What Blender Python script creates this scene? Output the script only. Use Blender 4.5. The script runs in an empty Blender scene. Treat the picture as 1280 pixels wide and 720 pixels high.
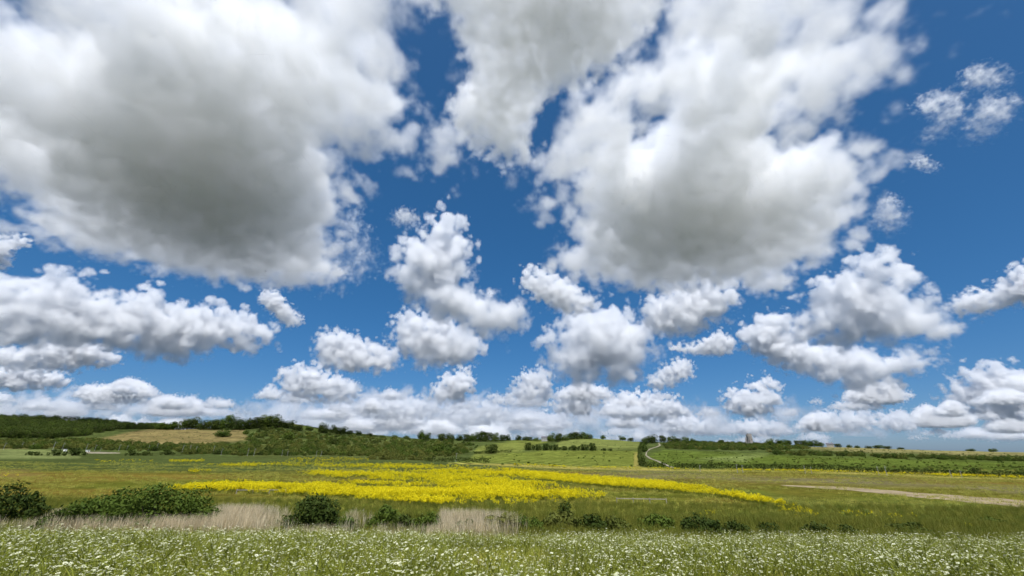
import bpy, bmesh, math, random, os
import numpy as np
from mathutils import Matrix, Vector

scene = bpy.context.scene
col = scene.collection

# ------------------------------------------------------------------ camera
FOCAL = 500.0                       # focal length in pixels of the 1280 x 720 photograph
PITCH, ROLL = math.radians(21.9), math.radians(0.5)
EYE = np.array([0.0, 0.0, 7.0])     # eye height above the marsh
cam_data = bpy.data.cameras.new('camera')
cam = bpy.data.objects.new('camera', cam_data)
col.objects.link(cam)
cam_data.sensor_width = 36.0
cam_data.lens = 36.0 * FOCAL / 1280.0
cam_data.clip_start, cam_data.clip_end = 0.1, 300000.0
CM = Matrix.Rotation(math.pi / 2 + PITCH, 4, 'X') @ Matrix.Rotation(ROLL, 4, 'Z')
cam.location = EYE
cam.rotation_euler = CM.to_euler()
scene.camera = cam
CR = np.array(CM.to_3x3())

# ------------------------------------------------------------------ sky and sun
SUN_EL, SUN_AZ = math.radians(60.0), math.radians(172.0)    # azimuth from +Y towards +X
world = bpy.data.worlds.new('World')
scene.world = world
world.use_nodes = True
wt = world.node_tree
sky = wt.nodes.new('ShaderNodeTexSky')
sky.sky_type = 'NISHITA'
sky.sun_disc = False
sky.sun_elevation, sky.sun_rotation = SUN_EL, SUN_AZ
sky.air_density, sky.dust_density, sky.ozone_density = 0.6, 1.0, 10.0
hs = wt.nodes.new('ShaderNodeHueSaturation')
hs.inputs['Saturation'].default_value, hs.inputs['Value'].default_value = 1.44, 1.37
gm = wt.nodes.new('ShaderNodeGamma')
gm.inputs['Gamma'].default_value = 0.62
bg = wt.nodes['Background']
bg.inputs['Strength'].default_value = 0.125
wt.links.new(sky.outputs[0], gm.inputs['Color'])
wt.links.new(gm.outputs[0], hs.inputs['Color'])
wt.links.new(hs.outputs[0], bg.inputs['Color'])
sun_data = bpy.data.lights.new('sun', 'SUN')
sun_data.energy, sun_data.angle, sun_data.color = 5.0, math.radians(0.5), (1.0, 0.975, 0.94)
sun = bpy.data.objects.new('sun', sun_data)
col.objects.link(sun)
SUN = Vector((math.sin(SUN_AZ) * math.cos(SUN_EL), math.cos(SUN_AZ) * math.cos(SUN_EL), math.sin(SUN_EL)))
sun.rotation_euler = SUN.to_track_quat('Z', 'Y').to_euler()
vs = scene.view_settings
vs.view_transform, vs.look, vs.exposure, vs.gamma = 'Standard', 'None', 0.25, 1.0
cy = scene.cycles
cy.use_denoising = True
cy.adaptive_threshold = 0.04
cy.max_bounces, cy.volume_bounces = 12, 10
cy.diffuse_bounces, cy.transparent_max_bounces = 3, 12
cy.volume_step_rate = 3.0

def project(p):
    q = (np.asarray(p, float) - EYE) @ CR
    d = np.maximum(-q[..., 2], 1e-3)
    return 640 + FOCAL * q[..., 0] / d, 360 - FOCAL * q[..., 1] / d

def ray(u, v):
    return CR @ np.array([(u - 640) / FOCAL, (360 - v) / FOCAL, -1.0])

def azimuth(u, v=560):
    d = ray(u, v)
    return math.atan2(d[0], d[1])

def elevation(u, v):
    d = ray(u, v)
    return math.atan2(d[2], math.hypot(d[0], d[1]))

def tag(o, label=None, cat=None, group=None, kind=None):
    for k, v in (('label', label), ('category', cat), ('group', group), ('kind', kind)):
        if v: o[k] = v
    return o

# ------------------------------------------------------------------ clouds: real vapour volumes standing at their own distance
BASE_ALT = 800.0
cloud_mat = bpy.data.materials.new('cloud_vapour')
cloud_mat.use_nodes = True
n_ = cloud_mat.node_tree
n_.nodes.clear()
pv = n_.nodes.new('ShaderNodeVolumePrincipled')
pv.inputs['Color'].default_value = (0.988, 0.993, 0.999, 1)
pv.inputs['Density'].default_value = 1.0
pv.inputs['Anisotropy'].default_value = 0.35
n_.links.new(pv.outputs[0], n_.nodes.new('ShaderNodeOutputMaterial').inputs['Volume'])

def smooth_poly(poly, rounds=2):
    p = np.array(poly, float)
    for _ in range(rounds):
        q = np.roll(p, -1, 0)
        p = np.stack([.75 * p + .25 * q, .25 * p + .75 * q], 1).reshape(-1, 2)
    return p

def poly_sdf(poly, U, V):
    d = np.full(U.shape, 1e12)
    ins = np.zeros(U.shape, bool)
    for (ax, ay), (bx, by) in zip(poly, np.roll(poly, -1, 0)):
        ex, ey = bx - ax, by - ay
        t = np.clip(((U - ax) * ex + (V - ay) * ey) / (ex * ex + ey * ey + 1e-9), 0, 1)
        d = np.minimum(d, np.hypot(U - ax - t * ex, V - ay - t * ey))
        ins ^= ((ay > V) != (by > V)) & (U < ex * (V - ay) / (ey if abs(ey) > 1e-9 else 1e-9) + ax)
    return np.where(ins, d, -d)

def cloud_node_group():
    """Turns a plan or elevation outline (signed distance stored on a point grid) into a lumpy fog volume."""
    g = bpy.data.node_groups.new('cloud_body', 'GeometryNodeTree')
    new_sock = g.interface.new_socket
    new_sock('Geometry', in_out='INPUT', socket_type='NodeSocketGeometry')
    new_sock('Outline', in_out='INPUT', socket_type='NodeSocketObject')
    new_sock('Geometry', in_out='OUTPUT', socket_type='NodeSocketGeometry')
    for k in ('na', 'nb', 'rx', 'ry', 'rz'):
        new_sock(k, in_out='INPUT', socket_type='NodeSocketInt')
    for k in ('min', 'max', 'axa', 'axb', 'axd', 'seed'):
        new_sock(k, in_out='INPUT', socket_type='NodeSocketVector')
    for k in ('cell', 'size', 'front', 'back', 'lump', 'wisp', 'edge', 'density', 'a0', 'b0', 'scale', 'patch', 'calm', 'blo', 'bhi', 'warp', 'bias'):
        new_sock(k, in_out='INPUT', socket_type='NodeSocketFloat')
    L = g.links.new
    def put(s, v):
        if isinstance(v, (int, float)): s.default_value = v
        elif isinstance(v, tuple): s.default_value = v
        else: L(v, s)
    def N(t, **kw):
        n = g.nodes.new(t)
        for k, v in kw.items(): setattr(n, k, v)
        return n
    def m(op, a, b=0.0, c=0.0):
        n = N('ShaderNodeMath', operation=op)
        put(n.inputs[0], a); put(n.inputs[1], b); put(n.inputs[2], c)
        return n.outputs[0]
    def vm(op, a, b=(0, 0, 0)):
        n = N('ShaderNodeVectorMath', operation=op)
        put(n.inputs[0], a)
        if op == 'SCALE': put(n.inputs['Scale'], b)
        else: put(n.inputs[1], b)
        return n.outputs['Value'] if op == 'DOT_PRODUCT' else n.outputs[0]
    I = N('NodeGroupInput').outputs
    pos = N('GeometryNodeInputPosition').outputs[0]
    size = I['size']
    unit = vm('ADD', vm('SCALE', pos, m('DIVIDE', I['scale'], size)), I['seed'])      # noise space, in cloud radii
    # gentle warp so that the outline wanders
    w = N('ShaderNodeTexNoise', noise_dimensions='3D'); put(w.inputs['Vector'], unit); put(w.inputs['Scale'], 1.5); put(w.inputs['Detail'], 3.0); put(w.inputs['Roughness'], 0.6)
    warp = vm('SUBTRACT', w.outputs['Color'], (0.5, 0.5, 0.5))
    p2 = vm('ADD', pos, vm('SCALE', warp, m('MULTIPLY', m('DIVIDE', size, I['scale']), I['warp'])))
    pa, pb, pd = vm('DOT_PRODUCT', p2, I['axa']), vm('DOT_PRODUCT', p2, I['axb']), vm('DOT_PRODUCT', pos, I['axd'])
    def fl(x):
        n = N('FunctionNodeFloatToInt', rounding_mode='FLOOR'); put(n.inputs[0], x); return n.outputs[0]
    def im(op, a, b, c=0):
        n = N('FunctionNodeIntegerMath', operation=op); put(n.inputs[0], a); put(n.inputs[1], b); put(n.inputs[2], c); return n.outputs[0]
    ga = m('DIVIDE', m('SUBTRACT', pa, I['a0']), I['cell'])
    gb = m('DIVIDE', m('SUBTRACT', pb, I['b0']), I['cell'])
    ga = m('MINIMUM', m('MAXIMUM', ga, 0.0), m('SUBTRACT', I['na'], 1.01))
    gb = m('MINIMUM', m('MAXIMUM', gb, 0.0), m('SUBTRACT', I['nb'], 1.01))
    ia, ib = fl(ga), fl(gb)
    fa, fb = m('FRACT', ga), m('FRACT', gb)
    oi = N('GeometryNodeObjectInfo'); put(oi.inputs['Object'], I['Outline'])
    def sampler(attr):
        na = N('GeometryNodeInputNamedAttribute', data_type='FLOAT'); na.inputs[0].default_value = attr
        def at(da, db):
            si = N('GeometryNodeSampleIndex', data_type='FLOAT', domain='POINT')
            put(si.inputs['Geometry'], oi.outputs['Geometry']); put(si.inputs['Value'], na.outputs[0])
            put(si.inputs['Index'], im('ADD', im('ADD', ia, da), im('MULTIPLY', im('ADD', ib, db), I['na'])))
            return si.outputs[0]
        def mix(a, b, t): return m('ADD', a, m('MULTIPLY', m('SUBTRACT', b, a), t))
        return mix(mix(at(0, 0), at(1, 0), fa), mix(at(0, 1), at(1, 1), fa), fb)
    s = sampler('inside')                     # metres inside the outline
    th = sampler('thick')                     # 0..1 local thickness
    prof = th
    e1 = m('SUBTRACT', m('MULTIPLY', prof, I['front']), pd)                # far / upper side
    e2 = m('ADD', m('MULTIPLY', prof, I['back']), pd)                      # near / lower side
    e = m('MULTIPLY', m('MINIMUM', e1, e2), 0.75)
    body = m('SMOOTH_MIN', e, s, m('MULTIPLY', size, 0.15))
    v1 = N('ShaderNodeTexVoronoi', voronoi_dimensions='3D', feature='F1'); 
    put(v1.inputs['Vector'], vm('ADD', unit, vm('SCALE', warp, 0.35))); put(v1.inputs['Scale'], 1.7); put(v1.inputs['Detail'], 1.0); put(v1.inputs['Roughness'], 0.42); put(v1.inputs['Lacunarity'], 2.3)
    lump = m('SUBTRACT', I['bias'], v1.outputs['Distance'])
    lump = m('MULTIPLY', lump, m('ADD', 0.25, m('MULTIPLY', m('SUBTRACT', w.outputs[0], 0.25), 2.6)))
    top = m('MINIMUM', m('MAXIMUM', m('DIVIDE', m('SUBTRACT', pb, I['blo']), m('SUBTRACT', I['bhi'], I['blo'])), 0.0), 1.0)
    up = m('MINIMUM', m('MAXIMUM', m('ADD', m('DIVIDE', pd, m('MULTIPLY', size, 0.35)), 0.5), 0.0), 1.0)
    lump = m('MULTIPLY', lump, m('SUBTRACT', 1.0, m('MULTIPLY', I['calm'], m('SUBTRACT', 1.0, up))))
    f1 = N('ShaderNodeTexNoise', noise_dimensions='3D'); put(f1.inputs['Vector'], unit); put(f1.inputs['Scale'], 2.6); put(f1.inputs['Detail'], 4.0); put(f1.inputs['Roughness'], 0.66)
    lump = m('MULTIPLY', lump, m('ADD', 0.4, m('MULTIPLY', top, 0.9)))
    wisp = m('SUBTRACT', f1.outputs[0], 0.5)
    fine = m('DIVIDE', size, I['scale'])
    d = m('ADD', body, m('MULTIPLY', fine, m('ADD', m('MULTIPLY', lump, I['lump']), m('MULTIPLY', wisp, I['wisp']))))
    # soft here, crisp there
    ew = m('MULTIPLY', m('MULTIPLY', I['edge'], fine), m('ADD', 0.35, m('MULTIPLY', m('MAXIMUM', m('SUBTRACT', w.outputs[0], 0.3), 0.0), 3.5)))
    ew = m('MULTIPLY', ew, m('SUBTRACT', 1.7, m('MULTIPLY', top, 1.2)))
    t = m('MINIMUM', m('MAXIMUM', m('DIVIDE', d, ew), 0.0), 1.0)
    t = m('MULTIPLY', m('MULTIPLY', t, t), m('SUBTRACT', 3.0, m('MULTIPLY', 2.0, t)))
    # ragged thin patches
    pt = m('MAXIMUM', m('ADD', 1.0, m('MULTIPLY', wisp, I['patch'])), 0.0)
    dens = m('MULTIPLY', m('MULTIPLY', t, pt), m('DIVIDE', I['density'], size))
    vc = N('GeometryNodeVolumeCube')
    put(vc.inputs['Density'], dens); put(vc.inputs['Min'], I['min']); put(vc.inputs['Max'], I['max'])
    live = N('GeometryNodeIsViewport').outputs[0]
    for a in 'xyz':
        sw = N('GeometryNodeSwitch', input_type='INT')
        put(sw.inputs['Switch'], live); put(sw.inputs['False'], I['r' + a]); put(sw.inputs['True'], im('DIVIDE', I['r' + a], 3))
        put(vc.inputs['Resolution ' + a.upper()], sw.outputs[0])
    sm = N('GeometryNodeSetMaterial'); sm.inputs['Material'].default_value = cloud_mat
    L(vc.outputs[0], sm.inputs['Geometry']); L(sm.outputs[0], N('NodeGroupOutput').inputs[0])
    return g
CLOUD_GN = cloud_node_group()
CLOUD_IDS = {it.name: it.identifier for it in CLOUD_GN.interface.items_tree if it.in_out == 'INPUT'}

def puffs(U, V, sd, size, flat, rnd, cell, ragged):
    """Fills an outline with round heads of vapour of every size; returns metres inside and half thickness."""
    ins = sd - 0.22 * size
    q = np.clip(sd / size, 0, 1)
    th = size * np.sqrt(1 - (1 - q) ** 2) * .75
    lo, hi = V[sd > 0].min(), V[sd > 0].max()
    area = (sd > 0).sum() * cell * cell / size ** 2
    jobs = []
    def pick(mask, n):
        j, i = np.where(mask)
        k = rnd.integers(0, len(j), n) if len(j) else []
        return [(U[j[t], i[t]], V[j[t], i[t]], sd[j[t], i[t]]) for t in k]
    for x, y, s in pick(sd > .4 * size, int(3 * area)): jobs.append((x, y, s * rnd.uniform(.7, 1.0)))
    for x, y, s in pick((sd > .04 * size) & (sd < .5 * size), int(8 * area)): jobs.append((x, y, s * rnd.uniform(.55, .95) + rnd.uniform(.03, .17) * size))
    base = lo + (.16 * (hi - lo) if flat else -1e9)
    for x, y, s in pick((np.abs(sd) < .06 * size) & (V > base), int(20 * area)): jobs.append((x, y, rnd.uniform(.05, .20) * size))
    for x, y, s in pick((sd < -.05 * size) & (sd > -.28 * size), int(ragged * area)): jobs.append((x, y, rnd.uniform(.03, .08) * size))
    for x, y, r in jobs:
        k = int(r / cell) + 2; i0, j0 = int((x - U[0, 0]) / cell), int((y - V[0, 0]) / cell)
        w = (slice(max(0, j0 - k), j0 + k + 1), slice(max(0, i0 - k), i0 + k + 1))
        d2 = (U[w] - x) ** 2 + (V[w] - y) ** 2
        ins[w] = np.maximum(ins[w], r - np.sqrt(d2))
        reach = max(r, sd[j0, i0] * .75 if 0 <= j0 < sd.shape[0] and 0 <= i0 < sd.shape[1] else r)
        th[w] = np.where(d2 < r * r, np.maximum(th[w], np.sqrt(np.maximum(r * r - d2, 0)) + max(reach - r, 0) * .9), th[w])
    return ins, th / size

def cloud(label, poly, kind='side', depth=1.0, alt=BASE_ALT, lump=0.8, wisp=1.5, edge=0.34, density=7.5, grow=0.14, ragged=2.0, vox=1.35,
          seed=0, scale=1.25, patch=0.8, holes=(), thin=(), rise=1.0, sag=0.25, calm=0.4, warp=0.65, bias=0.5, name='cloud', group=None, smooth=2):
    outlines = poly if isinstance(poly[0][0], (list, tuple)) else [poly]
    P = np.concatenate([smooth_poly(p_, smooth) for p_ in outlines])
    H = alt - EYE[2]
    if kind == 'side':                     # stands upright at the distance where its flat base would be at cloud-base altitude
        cu = (P[:, 0].min() + P[:, 0].max()) / 2
        vb = np.percentile(P[:, 1], 88)
        D = H / math.tan(max(elevation(cu, vb), math.radians(1.0)))
        az = azimuth(cu, P[:, 1].mean())
        fw = np.array([math.sin(az), math.cos(az), 0]); rt = np.array([math.cos(az), -math.sin(az), 0])
        def lift(Q):
            r = np.array([ray(u, v) for u, v in Q]); pts = r * (D / (r @ fw))[:, None] + EYE
            return np.stack([pts @ rt, pts[:, 2]], 1)
        loc = D * fw
    else:                                  # seen from below: outline laid out on the level of its base
        az = 0.0
        def lift(Q):
            r = np.array([ray(u, v) for u, v in Q]); return (r * (H / r[:, 2])[:, None])[:, :2]
        loc = np.array([0, 0, alt])
    A = lift(P)
    rings = [lift(smooth_poly(p_, smooth)) for p_ in outlines]
    def shoelace(Q): return abs(np.sum(Q[:, 0] * np.roll(Q[:, 1], -1) - Q[:, 1] * np.roll(Q[:, 0], -1)))
    pxm = math.sqrt(shoelace(rings[0]) / shoelace(smooth_poly(outlines[0], smooth)))
    lo, hi = A.min(0), A.max(0)
    cell = max((hi - lo).max() / (240.0 if len(rings) == 1 else 1400.0), pxm * .8)
    pad = 0.2 * (rings[0].max(0) - rings[0].min(0)).min()
    a = np.arange(lo[0] - pad, hi[0] + pad + cell, cell); b = np.arange(lo[1] - pad, hi[1] + pad + cell, cell)
    U, V = np.meshgrid(a, b)               # row-major: index = ia + na * ib
    sd, peaks = np.full(U.shape, -1e9), []
    for Q in rings:
        (x0, y0), (x1, y1) = Q.min(0) - pad, Q.max(0) + pad
        w_ = (slice(max(0, int((y0 - b[0]) / cell)), int((y1 - b[0]) / cell) + 2), slice(max(0, int((x0 - a[0]) / cell)), int((x1 - a[0]) / cell) + 2))
        s_ = poly_sdf(Q, U[w_], V[w_]); sd[w_] = np.maximum(sd[w_], s_); peaks.append(s_.max())
    size = float(np.median(peaks))
    nrnd = np.random.default_rng(seed + 900)
    sd, th = puffs(U, V, sd + grow * size, size, kind == 'side', nrnd, cell, ragged)
    for h in holes:
        sd = np.minimum(sd, -poly_sdf(lift(smooth_poly(h)), U, V))
    for (tu, tv, tr, tf) in thin:          # thinner or thicker places of the cloud sheet
        c, c2 = lift(np.array([[tu, tv], [tu + tr, tv]])), None
        rad = np.linalg.norm(c[1] - c[0])
        th *= 1 + (tf - 1) * np.exp(-((U - c[0, 0]) ** 2 + (V - c[0, 1]) ** 2) / rad ** 2)
    me = bpy.data.meshes.new(name + '_outline')
    me.vertices.add(sd.size)
    for nm, arr in (('inside', sd), ('thick', th)):
        me.attributes.new(nm, 'FLOAT', 'POINT').data.foreach_set('value', arr.astype(np.float32).ravel())
    outline = bpy.data.objects.new(name + '_outline', me)      # data carrier only, never linked into the scene
    vx = vox * pxm
    T = depth * size
    if kind == 'side':
        mn = np.array([a[0], -T * 1.1, b[0]]); mx = np.array([a[-1], T * 1.1, b[-1]])
        axes = ((1, 0, 0), (0, 0, 1), (0, 1, 0)); front, back = T, T
    else:
        mn = np.array([a[0], b[0], -T * sag - .3 * T * 0 - 0.25 * size]); mx = np.array([a[-1], b[-1], T * rise * 1.15])
        axes = ((1, 0, 0), (0, 1, 0), (0, 0, 1)); front, back = T * rise, T * sag
    res = np.maximum(((mx - mn) / vx).astype(int), 4)
    vol = bpy.data.volumes.new(name)
    vol.materials.append(cloud_mat)
    o = bpy.data.objects.new(name, vol)
    col.objects.link(o)
    o.location = loc
    o.rotation_euler = (0, 0, -az)
    md = o.modifiers.new('cloud_body', 'NODES')
    md.node_group = CLOUD_GN
    rnd = random.Random(seed * 77 + len(label))
    vals = dict(Outline=outline, na=len(a), nb=len(b), rx=int(res[0]), ry=int(res[1]), rz=int(res[2]), min=mn, max=mx,
                axa=axes[0], axb=axes[1], axd=axes[2], seed=[rnd.uniform(-50, 50) for _ in range(3)], cell=cell, size=size,
                front=front, back=back, lump=lump, wisp=wisp, edge=edge, density=density, a0=a[0], b0=b[0], scale=scale, patch=patch, calm=0.0 if kind == 'side' else calm, warp=warp, bias=bias,
                blo=A[:, 1].min() if kind == 'side' else -1e7, bhi=A[:, 1].max() if kind == 'side' else 1e7)
    for k, v in vals.items():
        md[CLOUD_IDS[k]] = tuple(map(float, v)) if isinstance(v, (tuple, list, np.ndarray)) else (float(v) if isinstance(v, (float, np.floating)) else v)
    o.update_tag()
    return tag(o, label, 'cloud', group) if len(rings) == 1 else tag(o, label, None, None, 'stuff')

# outlines are in pixels of the photograph; each cloud is lifted to its own place at cloud-base altitude
# blue gaps between the three great clouds
GAPS = [[(503,146),(506,112),(528,108),(528,92),(510,84),(506,60),(530,28),(552,22),(574,70),(580,108),(560,135),(548,152),(525,156)],
        [(664,196),(666,150),(690,126),(717,116),(714,140),(692,165),(676,190)], [(738,118),(752,93),(768,97),(766,119)], [(801,90),(805,55),(822,46),(822,78)]]
cloud('vast grey-bottomed cloud filling the upper left of the sky',
      [(-120,240),(-140,30),(-20,35),(20,45),(38,38),(30,15),(5,-5),(-20,-60),(300,-90),(500,-70),(545,0),(532,30),(508,60),(512,85),(530,97),(525,112),(500,105),(488,130),(503,147),(540,150),(564,175),(558,200),(540,220),(522,205),(495,198),(470,195),(440,190),(412,192),(420,230),(418,262),(400,285),(412,300),(405,325),(418,357),(395,362),(370,357),(330,354),(300,352),(250,347),(200,337),(150,322),(100,312),(60,305),(36,296),(45,272),(30,250),(0,245)],
      kind='over', warp=0.4, bias=0.58, vox=2.1, density=10, rise=0.55, sag=0.2, scale=3.4, grow=0.03, lump=0.75, wisp=1.15, edge=0.24, seed=1,
      holes=GAPS[:1] + [[(-30,0),(30,4),(44,40),(18,50),(-30,42)]], thin=[(330,20,90,0.6),(30,160,60,0.7),(250,200,220,1.5)])
cloud('dark grey cloud at the top between two rows of blue gaps',
      [(510,-90),(552,10),(575,40),(588,75),(590,115),(570,130),(558,142),(575,165),(600,190),(640,210),(655,205),(660,185),(670,165),(672,135),(690,118),(715,112),(740,90),(760,92),(790,70),(803,45),(815,25),(835,-10),(850,-90)],
      kind='over', warp=0.4, bias=0.58, vox=2.3, density=6, rise=1.0, sag=0.3, scale=2.4, grow=0.12, lump=0.6, wisp=1.3, edge=0.3, seed=2, holes=GAPS)
cloud('huge towering cloud right of the middle with a small blue hole in it',
      [(840,-90),(1150,-90),(1132,5),(1114,25),(1110,60),(1106,85),(1095,112),(1070,132),(1050,150),(1010,163),(985,172),(978,190),(992,207),(1025,198),(1060,188),(1097,195),(1106,215),(1085,240),(1090,265),(1060,292),(1040,312),(1000,330),(997,352),(965,375),(930,352),(880,357),(840,364),(790,362),(760,357),(735,345),(706,342),(703,325),(720,300),(712,275),(680,257),(661,222),(665,198),(690,175),(710,150),(716,130),(740,118),(770,112),(800,98),(818,80),(830,50),(836,10)],
      kind='over', warp=0.4, bias=0.58, vox=2.1, density=10, rise=0.55, sag=0.2, scale=3.4, grow=0.03, lump=0.75, wisp=1.15, edge=0.24, seed=3,
      holes=GAPS[1:] + [[(1100,165),(1045,163),(990,176),(976,192),(992,207),(1025,196),(1065,184)], [(792,190),(804,152),(828,143),(848,168),(836,206),(802,220)]],
      thin=[(1020,60,80,0.6),(740,210,60,0.7),(880,260,130,1.5)])
cloud('small tilted white cloud just left of the big tower cloud foot',
      [(648,357),(655,338),(668,332),(690,343),(715,352),(725,365),(745,372),(742,388),(720,393),(700,390),(680,380),(665,367)], depth=0.9, seed=4)
cloud('round grey cloud with bright rim hanging mid-sky right of centre',
      [(680,448),(681,428),(698,412),(700,398),(720,386),(745,384),(770,389),(800,400),(824,405),(822,425),(815,445),(800,470),(780,479),(750,480),(715,474),(690,464)], density=8, seed=5)
cloud('soft oblong white cloud right under the big tower cloud',
      [(798,394),(803,375),(830,367),(860,354),(895,349),(926,355),(921,377),(908,397),(880,411),(845,419),(813,416)], seed=6)
cloud('narrow white cloud like a low wedge below the oblong one',
      [(833,438),(845,430),(870,432),(893,414),(912,417),(920,437),(900,446),(865,443)], seed=7)
cloud('tall leaning white cloud with wispy head left of the middle',
      [(483,330),(495,310),(528,290),(543,274),(555,262),(568,272),(573,290),(590,307),(587,325),(579,345),(583,360),(600,370),(625,371),(650,384),(660,398),(646,414),(610,420),(575,407),(540,392),(515,372),(498,350)], density=8, seed=8)
cloud('white puffed cloud tucked under the tall leaning cloud',
      [(488,412),(498,392),(515,387),(545,398),(580,408),(606,423),(602,446),(570,458),(540,460),(505,446),(493,430)], seed=9)
cloud('ragged white cloud with flat base low left of centre',
      [(394,456),(394,430),(405,413),(430,413),(455,428),(490,433),(502,450),(490,464),(450,464),(415,463)], seed=10)
cloud('torn upright wisp left of the tall leaning cloud',
      [(418,357),(424,330),(431,305),(428,275),(440,256),(453,270),(464,300),(478,328),(452,352),(430,362)], density=2.2, lump=0.2, wisp=2.2, edge=1.2, patch=2.2, ragged=8, vox=0.8, scale=1.0, depth=0.8, seed=11)
cloud('little shred of cloud above the tall leaning cloud',
      [(486,270),(500,261),(520,264),(527,278),(507,285),(492,282)], density=2.2, lump=0.2, wisp=2.2, edge=1.2, patch=2.2, ragged=8, vox=0.8, scale=1.0, seed=12)
cloud('small bright shred topmost at the far right of the sky',
      [(1196,102),(1210,84),(1235,79),(1263,89),(1270,101),(1240,112),(1215,117)], density=2.2, lump=0.2, wisp=2.2, edge=1.2, patch=2.2, ragged=8, vox=0.8, scale=1.0, seed=13)
cloud('thin torn shred slanting down left of two others at the upper right',
      [(1138,130),(1165,114),(1197,111),(1212,130),(1207,147),(1185,167),(1160,183),(1147,177),(1168,152),(1150,140)], density=2.2, lump=0.2, wisp=2.2, edge=1.2, patch=2.2, ragged=8, vox=0.8, scale=1.0, seed=14)
cloud('thin feathery shred at the right edge below the topmost shred',
      [(1208,150),(1230,120),(1262,116),(1280,128),(1262,152),(1235,178),(1203,183)], density=2.2, lump=0.2, wisp=2.2, edge=1.2, patch=2.2, ragged=8, vox=0.8, scale=1.0, seed=15)
cloud('tiny tilted shred lowest of the upper right shreds',
      [(1134,205),(1148,193),(1165,198),(1178,212),(1160,219),(1145,212)], density=2.2, lump=0.2, wisp=2.2, edge=1.2, patch=2.2, ragged=8, vox=0.8, scale=1.0, seed=16)
cloud('faint veil fragment off the right flank of the big tower cloud',
      [(1083,277),(1110,238),(1128,260),(1137,277),(1115,300),(1102,290)], density=2.2, lump=0.2, wisp=2.2, edge=1.2, patch=2.2, ragged=8, vox=0.8, scale=1.0, seed=17)
cloud('tall heaped white cloud with grey flat base in the right half',
      [(993,427),(990,402),(1010,385),(1020,360),(1050,340),(1080,323),(1095,316),(1125,316),(1135,335),(1134,350),(1150,365),(1165,380),(1190,385),(1194,405),(1182,420),(1150,427),(1100,428),(1050,430)], density=8, seed=18)
cloud('broad low cloud directly beneath the tall heaped one',
      [(923,414),(938,395),(965,392),(990,396),(1000,428),(1050,434),(1085,430),(1110,447),(1140,440),(1165,428),(1178,437),(1155,457),(1130,472),(1125,485),(1080,488),(1030,478),(985,462),(950,447),(930,432)], density=8, seed=19)
cloud('cloud running off the right edge at mid height',
      [(1183,387),(1200,370),(1230,360),(1255,350),(1270,334),(1330,322),(1340,378),(1270,383),(1230,391),(1205,396)], seed=20)
cloud('cloud running off the right edge low above the hills',
      [(1188,482),(1215,460),(1250,453),(1290,468),(1340,478),(1340,528),(1270,522),(1220,520),(1195,507),(1178,497)], density=8, seed=21)
cloud('long heaped white bank at the left under the vast cloud',
      [(-60,345),(0,349),(40,351),(70,341),(95,340),(113,355),(122,370),(150,369),(175,359),(200,364),(212,380),(240,384),(270,382),(290,390),(330,404),(347,420),(330,437),(270,434),(250,447),(200,447),(150,437),(100,432),(40,434),(0,432),(-60,432)], density=8, seed=22, vox=1.8)
cloud('smaller grey and white cloud beneath the long left bank',
      [(-60,430),(30,432),(75,424),(95,419),(130,431),(152,445),(142,457),(80,462),(0,462),(-60,460)], density=8, seed=23)
cloud('pale cloud lowest but one at the left edge',
      [(-60,455),(20,457),(60,462),(85,469),(94,480),(60,487),(0,487),(-60,487)], density=8, seed=24)
cloud('tiny lone puff low over the left woods', [(138,490),(143,482),(158,480),(172,487),(170,493),(150,494)], seed=25)
cloud('short torn cloud slanting down under the vast cloud tip',
      [(320,370),(340,361),(350,367),(362,385),(377,394),(380,405),(360,411),(345,397),(330,382)], density=7, wisp=2.0, edge=0.5, patch=1.8, ragged=6, seed=26)
cloud('small cloud cut by the left edge below the vast cloud',
      [(-40,300),(15,294),(37,298),(32,310),(12,316),(10,337),(-40,350)], density=7, wisp=2.0, edge=0.5, patch=1.8, ragged=6, seed=27)
cloud('thin ragged cloud right of the round grey one',
      [(803,477),(830,460),(850,446),(864,455),(870,470),(840,484),(815,487)], density=7, wisp=2.0, edge=0.5, patch=1.8, ragged=6, seed=28)
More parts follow.
